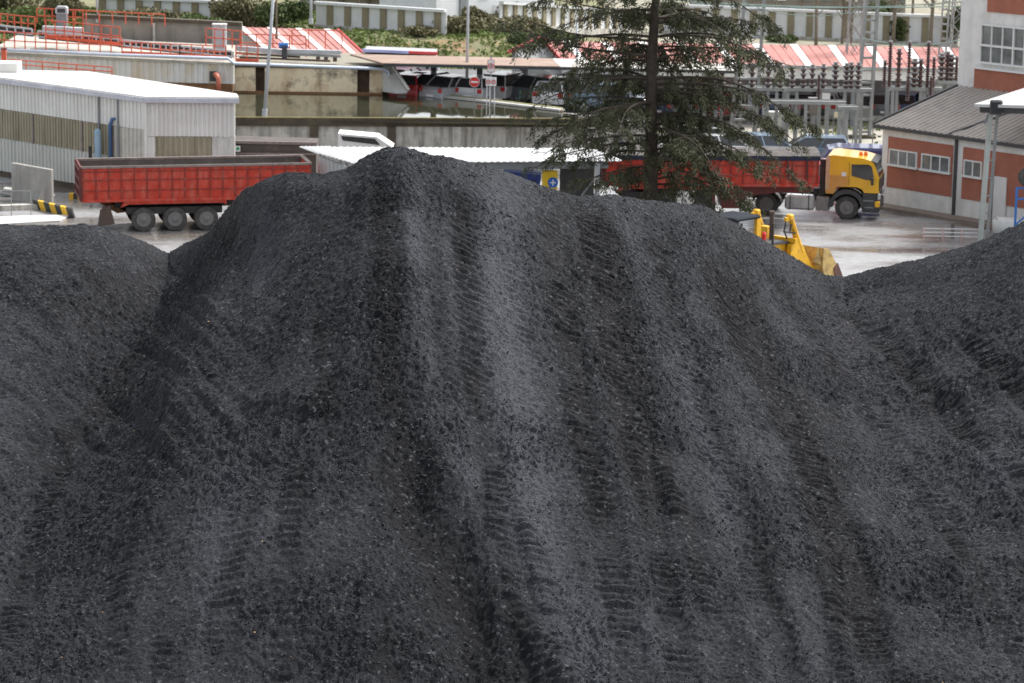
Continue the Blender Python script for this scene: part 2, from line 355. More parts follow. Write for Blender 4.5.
# left flank: valley and diagonal slump streaks
VL = line([(166,250),(140,290),(108,330),(86,380),(62,440),(30,520),(-5,600),(-40,690)])
dl = UP-VL(VP)+wob
H -= front*.10*np.exp(-(dl/44)**2)*np.interp(VP,[255,330,683],[0,1,.5])
H += front*.35*np.exp(-((dl-80)/46)**2)*np.interp(VP,[280,360,480,600],[0,1,1,0])
a = R(-38); ur = (UP*math.cos(a)-VP*math.sin(a)); vr = (UP*math.sin(a)+VP*math.cos(a))
mask = smoothstep((290-UP+ (VP-300)*.1)/90)*smoothstep((VP-240)/60)*smoothstep((520-VP)/90)
st = vnoise(ur/110, vr/13, 21)+.6*vnoise(ur/60, vr/6, 22)
H += front*mask*st*.30
# fall line ridges and grooves over the whole face (fan shaped)
fan = CC
gr = vnoise(fan/26+5, YY/25, 31)*.11 + vnoise(fan/10+5, YY/16, 32)*.07
H += front*gr*np.interp(fan,[150,300,420,520,760,1000],[.6,.7,.6,.6,1,1])*smoothstep(W2*4)
# dozer tracks running down the face: (path, half width, depth, tread)
TR = [([(462,168),(466,260),(474,360),(486,440),(500,520),(520,600),(548,690)],15,.16,1.0),
      ([(548,195),(556,280),(568,360),(584,440),(600,520),(618,600),(636,690)],15,.10,1.0),
      ([(590,200),(600,300),(622,400),(650,500),(668,600),(684,690)],14,.14,1.0),
      ([(430,165),(430,260),(440,340),(452,420)],10,.10,.6),
      ([(645,215),(668,320),(700,420),(736,520),(770,620),(790,690)],16,.20,.7),
      ([(700,235),(745,330),(790,430),(838,530),(868,620),(880,690)],16,.22,.9),
      ([(770,270),(830,350),(890,440),(960,540),(1020,640),(1040,690)],17,.14,.7),
      ([(850,300),(890,345),(940,400),(1000,460),(1060,520)],18,.12,1.0),
      ([(930,310),(980,350),(1030,400),(1080,450)],16,.14,1.0),
      ([(70,440),(52,490),(38,540),(18,600),(0,660)],14,.12,1.0),
      ([(250,480),(232,560),(222,640),(215,700)],16,.08,1.0),
      ([(372,600),(380,640),(392,700)],12,.06,1.0),
      ([(500,470),(540,560),(560,640),(580,700)],12,.05,1.0),([(640,430),(680,520),(712,600),(735,700)],13,.06,1.0),([(740,380),(790,470),(830,560),(845,690)],13,.06,.9),
      ([(300,440),(292,520),(286,600),(284,700)],13,.05,.8),([(180,470),(168,560),(160,690)],13,.05,.8),([(505,220),(520,300),(530,380)],12,.04,.7),
      ([(330,260),(322,330),(330,410),(352,480)],13,.10,.5),
      ([(200,360),(150,440),(128,520),(120,600),(118,700)],14,.06,.6)]
tread = np.zeros_like(H); comp = np.zeros_like(H)
for i, (pts, hw, dep, tr) in enumerate(TR):
    L = line(pts); v0, v1 = pts[0][1], pts[-1][1]; dd = UP-L(VP)+wob*.7; dep *= .65
    win = smoothstep((VP-v0)/40)*smoothstep((v1+10-VP)/40)
    g = smoothstep((hw+6-np.abs(dd))/12)*win
    patch = smoothstep((vnoise(UP/60+i, VP/45, 41+i)+.40)*2.4)
    ph = YY*(2*math.pi/(.25+.015*(i%4))) + 1.4*vnoise(UP/30, VP/40, 60+i) + i*1.3
    H -= front*g*dep; tread = np.maximum(tread, g*patch*tr*np.clip(.5+.75*np.sin(ph),0,1))
    berm = np.exp(-((np.abs(dd)-hw-12)/8)**2)*win*(.6+1.2*nz(.7,seed=45+i))
    H += front*berm*dep*.7; comp = np.maximum(comp, g*tr)
tread *= np.clip(.75+1.1*vnoise(XX/.42, YY/.30, 97), .1, 1.25)
H += front*tread*.12
# broad general tread on the right hand bench
rb = smoothstep((UP-845)/40)*smoothstep((VP-310)/20)*smoothstep((430-VP)/30)
H += front*rb*.05*np.sin(YY*2*math.pi/.42+2*nz(1.2,seed=70))*smoothstep(nz(2,seed=71)*3+.6)
# rubble noise
rough = .55+.9*smoothstep(nz(2.2,seed=80)*1.6+.5)
rough = rough*(1-.62*comp)
N = .14*nz(3.1,seed=81)+.055*nz(1.3,seed=82)+.05*nz(.6,seed=83)
N += rough*(.045*nz(.34,.30,84)+.055*nz(.17,.15,85)+.075*nz(.10,.09,86)+.06*nz(.06,.055,87))
N += .034*nz(.10,.09,101)+.036*nz(.055,.05,102)+.03*nz(.2,.13,103)
ck = np.abs(nz(.22,seed=88))+np.abs(nz(.12,seed=89))
N -= rough*.05*smoothstep((.10-ck)/.10)
crest_keep = .35+.65*smoothstep(np.abs(W2)*9)
ZF = ZZ + H + N*crest_keep
ZF = np.where(W2 < -.02, ZZ+N*.8, ZF)
# compaction / dust attribute (dry fines are paler), with shade painted on leftward faces
bench = smoothstep((UP-E(VP)-4)/14)*smoothstep((E(VP)+150-UP)/40)*smoothstep((VP-170)/60)
wear_shade = .18+.32*bench*(.6+.8*nz(.8,2.5,90))+.30*smoothstep((45-UP+(VP-450)*-.1)/60)*smoothstep((VP-300)/60)
for (u0,v0,ru,rv,h) in [(235,530,70,70,.3),(262,240,16,36,.3),(725,540,16,90,.3),(790,420,14,90,.25),(690,360,12,90,.3),(505,400,24,200,.2),(905,480,50,60,.25),(1000,470,30,30,.5),(700,650,60,40,.2),(520,250,20,60,.2),(180,620,80,60,.15)]:
    wear_shade += h*np.exp(-((UP-u0+wob)/ru)**2-((VP-v0)/rv)**2)
wear_shade += .05+.22*nz(1.1,4.0,91)+.16*nz(.35,.8,92)+.14*nz(.12,seed=93)
wear_shade -= .18*smoothstep(-(UP-E(VP))/30)*smoothstep((VP-400)/80)*smoothstep((UP-E(VP)+90)/40)  # dropped side of the scarp darkened: damp coal and painted shade together
for pts, w_, a_ in [([(480,170),(500,300),(512,400),(530,500),(560,600),(590,690)],26,.34),([(410,170),(418,300),(440,400),(470,490)],12,.22),
    ([(630,220),(660,330),(700,430),(740,540),(780,690)],11,.26),([(770,240),(830,330),(900,430),(990,560),(1060,690)],13,.22),([(850,290),(920,350),(1000,410),(1080,470)],20,.15),
    ([(462,180),(470,300),(482,400),(500,470)],10,-.25),([(388,170),(385,300),(395,400),(420,480)],16,-.25),([(590,200),(610,300),(630,400),(650,480)],24,-.2),([(720,260),(770,370),(820,480),(860,600)],22,-.2),
    ([(235,215),(190,300),(130,380),(80,440)],22,-.22),([(320,200),(315,300),(320,420)],18,-.12),([(275,190),(262,260),(258,330)],12,.2),([(700,300),(760,420),(800,560),(815,690)],12,.16),([(240,440),(220,560),(200,690)],18,.15),([(890,560),(960,640),(1000,690)],30,.15)]:  # the left flank band paints in the shade of that leftward face
    dd = UP-line(pts)(VP)+wob*.6; wear_shade += 1.15*a_*np.exp(-(np.abs(dd)/(w_*1.05))**3.5)*smoothstep((VP-pts[0][1]+20)/50)*smoothstep((pts[-1][1]+40-VP)/60)
wear_shade -= .15*comp
wear_shade = np.clip(wear_shade, 0, 1)
def coal_material():
    m = bpy.data.materials.new('damp crushed coal'); m.use_nodes = True; n = m.node_tree; b = n.nodes['Principled BSDF']
    tc = n.nodes.new('ShaderNodeTexCoord'); at = n.nodes.new('ShaderNodeAttribute'); at.attribute_name = 'wear_shade'
    mx = n.nodes.new('ShaderNodeMix'); mx.data_type = 'RGBA'; mx.inputs[6].default_value = (.0095,.0099,.0115,1); mx.inputs[7].default_value = (.051,.0535,.062,1)
    n.links.new(at.outputs['Fac'], mx.inputs[0])
    t = n.nodes.new('ShaderNodeTexNoise'); t.inputs['Scale'].default_value = 34; t.inputs['Detail'].default_value = 4; t.inputs['Roughness'].default_value = .7; n.links.new(tc.outputs['Object'], t.inputs['Vector'])
    r = n.nodes.new('ShaderNodeMapRange'); r.inputs['From Min'].default_value = .33; r.inputs['From Max'].default_value = .67; r.inputs['To Min'].default_value = .3; r.inputs['To Max'].default_value = 1.9
    n.links.new(t.outputs['Fac'], r.inputs['Value'])
    m2 = n.nodes.new('ShaderNodeMix'); m2.data_type = 'RGBA'; m2.blend_type = 'MULTIPLY'; m2.inputs[0].default_value = 1; m2.clamp_result = False
    n.links.new(mx.outputs[2], m2.inputs[6]); n.links.new(r.outputs[0], m2.inputs[7])
    vo = n.nodes.new('ShaderNodeTexVoronoi'); vo.inputs['Scale'].default_value = 16; n.links.new(tc.outputs['Object'], vo.inputs['Vector'])
    sep = n.nodes.new('ShaderNodeSeparateColor'); n.links.new(vo.outputs['Color'], sep.inputs[0])
    def rng(src, a, c, lo, hi):
        q = n.nodes.new('ShaderNodeMapRange'); q.inputs['From Min'].default_value = a; q.inputs['From Max'].default_value = c; q.inputs['To Min'].default_value = lo; q.inputs['To Max'].default_value = hi
        n.links.new(src, q.inputs['Value']); return q.outputs[0]
    fleck = n.nodes.new('ShaderNodeMix'); fleck.data_type = 'RGBA'; fleck.inputs[7].default_value = (.07,.073,.082,1)
    n.links.new(rng(sep.outputs[0], .95, .98, 0, 1), fleck.inputs[0]); n.links.new(m2.outputs[2], fleck.inputs[6])
    n.links.new(fleck.outputs[2], b.inputs['Base Color'])
    n.links.new(rng(sep.outputs[1], 0, 1, .5, .9), b.inputs['Roughness'])
    b.inputs['Specular IOR Level'].default_value = .13
    bp = n.nodes.new('ShaderNodeBump'); bp.inputs['Strength'].default_value = 1.0; bp.inputs['Distance'].default_value = .05
    n.links.new(t.outputs['Fac'], bp.inputs['Height']); n.links.new(bp.outputs[0], b.inputs['Normal']); return m
coal = coal_material()
nr, nc = ZF.shape
V3 = np.stack([XX, YY, np.maximum(ZF, -.05)], -1).reshape(-1,3)
idx = np.arange(nr*nc).reshape(nr,nc)
F4 = np.stack([idx[:-1,:-1], idx[:-1,1:], idx[1:,1:], idx[1:,:-1]], -1).reshape(-1,4)
cf = CC[:-1,:-1].reshape(-1)
def sub(mask, name, label, base_uv):
    F = F4[mask]; used, inv = np.unique(F.ravel(), return_inverse=True)
    V = V3[used].copy(); loc = np.array([V[:,0].mean(), V[:,1].mean(), 0.0]); V -= loc
    o = npmesh(name, V, inv.reshape(-1,4), coal, None, smooth=False, attrs={'wear_shade': wear_shade.reshape(-1)[used]})
    o.location = loc; tag(o, label, 'coal heap'); return o
heap = sub((cf >= 166) & (cf < 845), 'coal_heap', 'large dark coal heap with dozer tracks down its face, filling the foreground', 0)
heap_l = sub(cf < 166, 'coal_heap', 'low rounded coal heap at the left edge in front of the red open trailer', 0)
heap_r = sub(cf >= 845, 'coal_heap', 'coal heap rising to the right edge in front of the brick building', 0)

# loose lumps lying on the coal
def lumps(n, parent, cond, smin, smax, name, mat, seed):
    rg = np.random.default_rng(seed)
    ii = rg.integers(0, nr-1, n*6); jj = rg.integers(0, nc-1, n*6)
    # area weighting by row spacing in the picture: keep front and crest
    ok = cond(CC[ii,jj], UP[ii,jj], VP[ii,jj]) & (W2[ii,jj] > -.05) & (rg.random(n*6) < np.clip((rough[ii,jj]/1.5)**2*1.1+vnoise(XX[ii,jj]/.55, YY[ii,jj]/.8, 95)*1.3, .06, 1))
    ii, jj = ii[ok][:n], jj[ok][:n]; n = len(ii)
    p = np.stack([XX[ii,jj]+rg.normal(0,.015,n), YY[ii,jj]+rg.normal(0,.015,n), ZF[ii,jj]], -1)
    s = smin*(smax/smin)**(rg.random(n)**2.8)
    O = np.array([(1,0,0),(-1,0,0),(0,1,0),(0,-1,0),(0,0,1),(0,0,-1)], float)
    FO = np.array([(0,2,4),(2,1,4),(1,3,4),(3,0,4),(2,0,5),(1,2,5),(3,1,5),(0,3,5)])
    vv = O[None]*(.6+.7*rg.random((n,6,1)))*np.array([1,.8,.6]) + rg.normal(0,.13,(n,6,3))
    th = rg.random(n)*6.28; ph = rg.normal(0,.6,n); c, q = np.cos(th), np.sin(th); c2, q2 = np.cos(ph), np.sin(ph)
    x, y, z = vv[...,0], vv[...,1], vv[...,2]
    y, z = y*c2[:,None]-z*q2[:,None], y*q2[:,None]+z*c2[:,None]; x, y = x*c[:,None]-y*q[:,None], x*q[:,None]+y*c[:,None]
    vv = np.stack([x,y,z],-1)*s[:,None,None]*.5 + p[:,None,:] + np.array([0,0,1])*(s*.12)[:,None,None]
    V = vv.reshape(-1,3) - np.array(parent.location); F = (FO[None]+6*np.arange(n)[:,None,None]).reshape(-1,3)
    o = npmesh(name, V, F, mat, parent); o['kind'] = 'stuff'; return o
lump_mat = M('broken coal lump', (.02,.0205,.023), .65, spec=.2, detail=1)
_n = lump_mat.node_tree; _g = _n.nodes.new('ShaderNodeNewGeometry'); _p = _n.nodes.new('ShaderNodeMath'); _p.operation = 'POWER'; _p.inputs[1].default_value = 6
_x = _n.nodes.new('ShaderNodeMix'); _x.data_type = 'RGBA'; _x.inputs[6].default_value = (.009,.0095,.0115,1); _x.inputs[7].default_value = (.06,.064,.075,1)
_n.links.new(_g.outputs['Random Per Island'], _p.inputs[0]); _n.links.new(_p.outputs[0], _x.inputs[0]); _n.links.new(_x.outputs[2], _n.nodes['Principled BSDF'].inputs['Base Color'])
lumps(150000, heap, lambda c,u,v: (c>=166)&(c<845), .016, .085, 'coal_lumps', lump_mat, 1)
lumps(20000, heap_l, lambda c,u,v: (c<166), .016, .085, 'coal_lumps', lump_mat, 2)
lumps(20000, heap_r, lambda c,u,v: (c>=845), .016, .085, 'coal_lumps', lump_mat, 3)
peb = M('ochre stone chip', (.50,.33,.17), .8, var=.3)
lumps(60, heap, lambda c,u,v: (c>=166)&(c<845), .03, .08, 'stone_chips', peb, 5)

# ------------------------------------------------------------ helpers for the yard
def lerp(a, b, t): return a + (b-a)*t
def root_at(name, label, cat, p, group=None, rz=0.0): return thing(name, label, cat, (p[0], p[1], p[2] if len(p) > 2 else 0), rz, group)
UP1 = Vector((0,0,1))
def wallquad(a, b, z0, z1, t=.12):
    """box standing on line a-b (world xy), thickness t behind (away from the camera)"""
    a, b = Vector((a[0],a[1],0)), Vector((b[0],b[1],0)); d = (b-a).normalized(); n = Vector((-d.y, d.x, 0))
    if n.y < 0: n = -n
    m = MB(); return m.prism([a, b, b+n*t, a+n*t], (0,0,z0), (0,0,z1))
def on(a, b, s, z, off=0.0):
    """point on wall line a-b: distance s, height z, off = towards the camera"""
    a, b = Vector((a[0],a[1],0)), Vector((b[0],b[1],0)); d = (b-a).normalized(); n = Vector((-d.y, d.x, 0))
    if n.y > 0: n = -n
    p = a + d*s + n*off; return Vector((p.x, p.y, z))
def panel(m, a, b, s0, s1, z0, z1, o0, o1):
    """box on wall line a-b between distances s0,s1, heights z0,z1, standing o0..o1 proud"""
    return m.prism([on(a,b,s0,z0,o0), on(a,b,s1,z0,o0), on(a,b,s1,z0,o1), on(a,b,s0,z0,o1)], (0,0,0), (0,0,z1-z0))
def railing(label, pts, h, n, group='orange safety railings of the water works', rails=(1.0,.5), r=.028, mat=None, name='safety_railing', base=0):
    pts = [Vector(p) for p in pts]; t = root_at(name, label, 'railing', pts[0], group); mat = mat or orange_rail
    seg = [(pts[i+1]-pts[i]).length for i in range(len(pts)-1)]; L = sum(seg)
    for k in range(n):
        s = L*k/(n-1); i = 0
        while i < len(seg)-1 and s > seg[i]: s -= seg[i]; i += 1
        p = lerp(pts[i], pts[i+1], min(1, s/seg[i])); m = MB(); m.bar(p, p+UP1*h, r*2); m.build('post', mat, t, True)
    for q in rails:
        m = MB()
        for i in range(len(pts)-1): m.bar(pts[i]+UP1*h*q, pts[i+1]+UP1*h*q, r*2)
        m.build('rail', mat, t, True)
    if base:
        m = MB()
        for i in range(len(pts)-1): m.bar(pts[i]+UP1*base, pts[i+1]+UP1*base, .03, .16)
        m.build('kick_board', mat, t, True)
    return t

# foliage made of small leaf faces
def leaf_mat(name, c1, c2):
    m = bpy.data.materials.new(name); m.use_nodes = True; n = m.node_tree; b = n.nodes['Principled BSDF']
    g = n.nodes.new('ShaderNodeNewGeometry'); tc = n.nodes.new('ShaderNodeTexCoord'); t = n.nodes.new('ShaderNodeTexNoise'); t.inputs['Scale'].default_value = .8
    n.links.new(tc.outputs['Object'], t.inputs['Vector'])
    a = n.nodes.new('ShaderNodeMath'); a.operation = 'ADD'; n.links.new(t.outputs['Fac'], a.inputs[0])
    s = n.nodes.new('ShaderNodeMath'); s.operation = 'MULTIPLY_ADD'; s.inputs[1].default_value = .6; s.inputs[2].default_value = -.3; n.links.new(g.outputs['Random Per Island'], s.inputs[0])
    n.links.new(s.outputs[0], a.inputs[1])
    mx = n.nodes.new('ShaderNodeMix'); mx.data_type = 'RGBA'; mx.inputs[6].default_value = (*c1,1); mx.inputs[7].default_value = (*c2,1)
    n.links.new(a.outputs[0], mx.inputs[0]); n.links.new(mx.outputs[2], b.inputs['Base Color']); b.inputs['Roughness'].default_value = .75
    b.inputs['Specular IOR Level'].default_value = .25; return m
leaf_green = leaf_mat('mid green leaves', (.055,.085,.022), (.16,.20,.07))
leaf_olive = leaf_mat('olive brown scrub leaves', (.08,.075,.035), (.22,.20,.11))
leaf_dark = leaf_mat('dark green leaves', (.035,.055,.018), (.11,.14,.05))
leaf_grass = leaf_mat('rough grass blades', (.07,.11,.025), (.21,.25,.08))
needle = leaf_mat('conifer needles', (.034,.040,.020), (.108,.115,.062))
def leaf_quads(pts, size, rg, flat=.6, aspect=1.6):
    n = len(pts); a = rg.normal(size=(n,3)); a /= np.linalg.norm(a, axis=1)[:,None]
    b = np.cross(a, rg.normal(size=(n,3))); b /= np.linalg.norm(b, axis=1)[:,None]
    s = size*(.5+rg.random(n))[:,None]; a = a*s*aspect*.5; b = b*s*.5
    V = np.stack([pts-a, pts+b*.9, pts+a, pts-b*.9], 1).reshape(-1,3); F = np.arange(4*n).reshape(n,4); return V, F
def bush(label, p, r, h, n=500, mat=None, size=.22, group=None, lobes=5, name='bush', cat='bush', rg=None):
    rg = rg or np.random.default_rng(int(abs(p[0]*97+p[1]*31)))
    t = root_at(name, label, cat, p, group); P_ = []
    for k in range(lobes):
        c = np.array([rg.uniform(-.55,.55)*r, rg.uniform(-.4,.4)*r, h*rg.uniform(.4,.68)]); q = rg.normal(size=(n//lobes,3)); q /= np.linalg.norm(q,axis=1)[:,None]
        q *= (rg.random((n//lobes,1))**.35); P_.append(c+q*np.array([r*.55, r*.5, h*.42])*rg.uniform(.7,1.15))
    pts = np.concatenate(P_); pts[:,2] = np.maximum(pts[:,2], .05)
    V, F = leaf_quads(pts, size, rg); npmesh('foliage', V, F, mat or leaf_green, t)
    m = MB()
    for k in range(5):
        a = rg.uniform(0,6.28); m.tube([(0,0,0),(math.cos(a)*r*.25, math.sin(a)*r*.2, h*.45),(math.cos(a)*r*.5, math.sin(a)*r*.4, h*.8)], [.05,.03,.012], 5)
    m.build('stem', bare_bark, t); return t

# ------------------------------------------------------------ hillside behind the works
zH = 2.2
def hill_z(x, y):
    k = smoothstep((y-170)/14.)*smoothstep((8-x)/10.)
    return k*(zH) + .12*vnoise(x/3., y/2., 5)*k
hx = np.linspace(-70, 12, 200); hy = np.linspace(168, 330, 160); HX, HY = np.meshgrid(hx, hy)
HZ = hill_z(HX, HY)-.03
ii = np.arange(HX.size).reshape(HX.shape)
hill = npmesh('hillside', np.stack([HX,HY,HZ],-1).reshape(-1,3), np.stack([ii[:-1,:-1],ii[:-1,1:],ii[1:,1:],ii[1:,:-1]],-1).reshape(-1,4),
    M('hillside earth', (.17,.165,.085), .95, var=.3, scale=.5, dirt=((.30,.15,.08), .6, .35, (.56,.66)), bump=.4, bscale=4), smooth=True)
tag(hill, kind='structure')
rg = np.random.default_rng(5)
def gz(u, v):
    z = 1.0
    for _ in range(6): p = G(u, v, z); z = float(hill_z(np.array(p.x), np.array(p.y)))
    return G(u, v, z)
# rough grass over the hillside
n = 60000; gx = rg.uniform(-42, 4, n); gy = rg.uniform(170, 200, n); dens = vnoise(gx/3, gy/2, 9)+rg.normal(0,.18,n) > -.22
gx, gy = gx[dens], gy[dens]; gzv = hill_z(gx, gy); pts = np.stack([gx,gy,gzv+.08],-1)
V, F = leaf_quads(pts, .17, rg, aspect=1.5); go = npmesh('rough_grass', V, F, leaf_grass); tag(go, 'rough grass and weeds covering the hillside bank', 'grass', kind='stuff')
n = 9000; gx = rg.uniform(2, 45, n); gy = rg.uniform(143, 160, n); k = (vnoise(gx/2.4, gy/1.5, 12)+rg.normal(0,.12,n)) > .16; gx, gy = gx[k], gy[k]
V, F = leaf_quads(np.stack([gx,gy,gx*0+.05],-1), .16, rg); go = npmesh('weeds', V, F, leaf_grass); tag(go, 'low weeds growing in the gravel of the substation', 'weeds', kind='stuff')

# ------------------------------------------------------------ panelled boundary walls
def panel_wall(label, a, b, h, pitch, phase=0.0):
    a = Vector(a); b = Vector(b); t = root_at('panelled_wall', label, 'wall', a); L = (Vector((b.x,b.y,0))-Vector((a.x,a.y,0))).length
    dz = (b.z-a.z)/L
    def seg(s0, s1, z0, z1, o0, o1, name, mat):
        m = MB(); p = [on(a,b,s0,0,o0), on(a,b,s1,0,o0), on(a,b,s1,0,o1), on(a,b,s0,0,o1)]; zz = [a.z+dz*s0, a.z+dz*s1, a.z+dz*s1, a.z+dz*s0]
        m.add([(q.x,q.y,z+z0) for q, z in zip(p,zz)]+[(q.x,q.y,z+z1) for q, z in zip(p,zz)], [(3,2,1,0),(4,5,6,7)]+[(i,(i+1)%4,(i+1)%4+4,i+4) for i in range(4)]); m.build(name, mat, t, True)
    seg(0, L, -.3, .18, 0, .22, 'plinth', concrete); seg(0, L, h-.02, h+.16, -.1, .26, 'coping', panel_white)
    s = phase
    seg(0, L, .18, h-.02, -.1, 0, 'panel_backing', panel_white)
    while s < L:
        seg(max(s,0), min(s+pitch*.34, L), .18, h-.02, .0, .12, 'pilaster', panel_olive); s += pitch
    return t
zb = zH
panel_wall('white panelled wall with olive pilasters above the green bank at left', gz(316,27), gz(446,36), 1.55, 1.37, .9)
panel_wall('white panelled wall with olive pilasters half hidden by scrub at upper left', gz(96,20), gz(232,26), 1.5, 1.4, .3)
panel_wall('long white panelled wall with olive pilasters behind the red striped shed roof', G(652,32,0), G(958,46,0), 2.0, 1.42, .4)
panel_wall('short run of white panelled wall seen between the conifer branches', gz(500,26), gz(640,33), 1.5, 1.42, .4)

# buildings on the hilltop
t = root_at('white_building', 'plain white rendered building at top centre with brown base', 'building', gz(464,26))
q = gz(437,27); q2 = gz(553,29); 
wallquad(q, q2, q.z-.2, q.z+.55, 5).build('base_wall', panel_olive, t, True)
wallquad((q.x-.05,q.y-.04), (q2.x+.05,q2.y-.04), q.z+.55, q.z+5, 5.1).build('wall', panel_white, t, True)
m = MB(); panel(m, q, q2, 2.3, 3.0, q.z+.6, q.z+4.5, .05, .12); m.build('downpipe', mid_grey, t, True)
m = MB(); panel(m, q, q2, 4.4, 5.4, q.z+1.7, q.z+3.2, .05, .1); m.build('window', win_glass, t, True)
t = root_at('slatted_building', 'low brown slatted building above the panelled wall at upper left', 'building', gz(370,16))
q = gz(300,10); q2 = gz(446,16); wallquad(q, q2, q.z-.3, q.z+3.5, 4).build('wall', panel_olive, t, True)
for zz in (0.1,.55,1.0,1.45,1.9,2.4):
    m = MB(); panel(m, q, q2, 0, 9.7, q.z+zz, q.z+zz+.1, 0, .1); m.build('slat', grey_wall, t, True)
for s in (1.1, 3.0, 5.0, 7.1, 9.0):
    m = MB(); panel(m, q, q2, s, s+.24, q.z-.2, q.z+3.4, .1, .22); m.build('pillar', bare_bark, t, True)
t = root_at('white_shed', 'small white roofed hut among bushes at top left', 'shed', gz(207,14))
q = gz(192,14); q2 = gz(238,15); wallquad(q, q2, q.z-.1, q.z+.9, 2.5).build('wall', panel_white, t, True)
m = MB(); m.prism([q+Vector((-.5,-.5,.9)), q2+Vector((.5,-.5,.9)), q2+Vector((.5,3,1.1)), q+Vector((-.5,3,1.1))], (0,0,0), (0,0,.12)); m.build('roof', white_roof, t, True)
t = root_at('grey_house', 'grey walled house far behind the long panelled wall at top right', 'house', G(800,16,0))
q, q2 = G(690,14,0), G(905,18,0); wallquad(q, q2, 0, 6, 8).build('wall', M('grey brown house wall', (.25,.22,.18), .9), t, True)  # house wall in a plain grey brown tone
for k in range(9):
    m = MB(); panel(m, q, q2, 1+k*1.9, 1.9+k*1.9, 1.2, 2.9, 0, .08); m.build('window', win_glass if k % 3 else white_frame, t, True)

# bushes
BL = [(20,34,2.4,1.7,leaf_green,'bright green bush behind the railings at the left edge'),(62,24,2.2,2.0,leaf_olive,'olive scrub bush at top left beside the thin pole'),
 (3,14,3,2.4,leaf_olive,'brown scrub in the top left corner'),(105,26,1.6,1.2,leaf_green,'small green bush at the end of the grey basin wall'),
 (140,28,1.8,1.3,leaf_olive,'olive bush above the middle of the grey basin wall'),(176,27,1.6,1.1,leaf_olive,'low olive bush right of the hut at top left'),(205,31,1.7,1.1,leaf_green,'green bush above the right end of the grey basin wall'),
 (252,30,2.6,2.3,leaf_olive,'tall olive scrub left of the red striped shed roof'),(283,30,2.0,2.0,leaf_dark,'dark rounded bush right above the red striped shed roof'),
 (420,36,1.4,.7,leaf_olive,'low brown shrub at the foot of the white building'),(456,34,2.0,1.2,leaf_olive,'wide brown shrub under the white building'),(475,30,1.1,1.7,leaf_olive,'upright brown shrub beside the tall pole'),
 (400,50,1.9,.8,leaf_grass,'yellow green tussock on the bank left of the tall pole'),(350,48,1.6,.6,leaf_green,'small green tussock beside the red striped roof'),(440,52,2.2,.9,leaf_green,'green bush on the bank just left of the tall pole'),
 (488,58,3.0,1.5,leaf_green,'broad green bush on the bank right of the tall pole'),(530,50,2.4,1.3,leaf_dark,'dark green bush behind the gabled grey shed'),(515,34,2.6,1.2,leaf_olive,'olive scrub under the conifer branch tip'),(500,20,2,1.6,leaf_olive,'brown scrub against the white building end')]
for u,v,r,h,mt,lb in BL:
    bush(lb, gz(u,v), r, h, int(2200*r*h/2), mt, .13, 'bushes on the hillside')
for u,v,r,h,lb in [(785,42,1.6,.5,'low green shrub at the foot of the long panelled wall'),(905,43,1.2,1.9,'dark green shrub in front of the panelled wall between bare trees'),(955,46,1.6,3.6,'dark ivy covered shrub left of the brick tower'),(890,34,2,2.6,'green hedge behind the panelled wall at top right')]:
    bush(lb, G(u,v,0), r, h, 900, leaf_dark, .2, 'shrubs by the long panelled wall')

# bare trees
def bare_tree(label, p, h, r, rg, mat=bare_bark, leaves=0):
    t = root_at('bare_tree', label, 'tree', p, 'bare trees along the back wall'); m = MB(); m.tube([(0,0,-.1),(rg.uniform(-.1,.1),0,h*.4),(rg.uniform(-.3,.3),0,h)], [r, r*.75, r*.3], 7); m.build('trunk', mat, t)
    m = MB()
    for k in range(22):
        z = h*rg.uniform(.22,.95); a = rg.uniform(0,6.28); L = rg.uniform(.6,1.9)*(1.1-.5*z/h); d = Vector((math.cos(a), math.sin(a)*.6, 0))
        p1 = Vector((0,0,z)); p2 = p1+d*L*.5+UP1*L*.45; p3 = p1+d*L*.8+UP1*L*1.1; m.tube([p1,p2,p3], [.05,.03,.012], 4)
        for e in range(3): f = rg.uniform(.3,.9); b = lerp(p2,p3,f); m.tube([b, b+Vector((rg.uniform(-.5,.5), rg.uniform(-.3,.3), rg.uniform(.2,.7)))], [.02,.008], 3)
    m.build('branches', mat, t)
    if leaves:
        pts = np.stack([rg.normal(0,.7,leaves), rg.normal(0,.5,leaves), rg.uniform(h*.3,h,leaves)],-1); V, F = leaf_quads(pts, .14, rg); npmesh('crown', V, F, leaf_olive, t)
    return t
rg = np.random.default_rng(8)
for i, (u,v,h,r,lb) in enumerate([(752,31,8,.10,'slim bare tree behind the panelled wall beside the left lattice mast'),(800,30,8,.07,'thin bare sapling with pale twigs behind the panelled wall'),(816,46,9,.14,'pale brown bare trunk in front of the panelled wall left of the tall mast'),
  (842,44,8,.12,'forked bare tree just left of the tall lattice mast'),(851,44,6,.07,'thin bare tree tight against the tall lattice mast'),(893,44,9,.16,'dark bare trunk right of the tall lattice mast'),(877,30,9,.10,'bare tree behind the wall right of the mast'),
  (912,32,9,.12,'bare tree behind the wall near the dark green shrub'),(930,46,9,.16,'pale bare trunk near the brick tower'),(775,22,8,.10,'bare tree beside the grey house windows'),(862,22,9,.12,'far bare tree in front of the grey house')]):
    bare_tree(lb, G(u,v,0), h, r, rg, leaves=160 if i % 2 else 60)
for u,v,h,lb in [(358,14,5,'bare trunk in front of the slatted building'),(386,15,5,'dark bare trunk at the middle of the slatted building'),(415,17,4,'leafy young tree above the panelled wall')]:
    bare_tree(lb, gz(u,v)+Vector((0,-.6,0)), h, .16, rg, leaves=200 if u == 415 else 0)

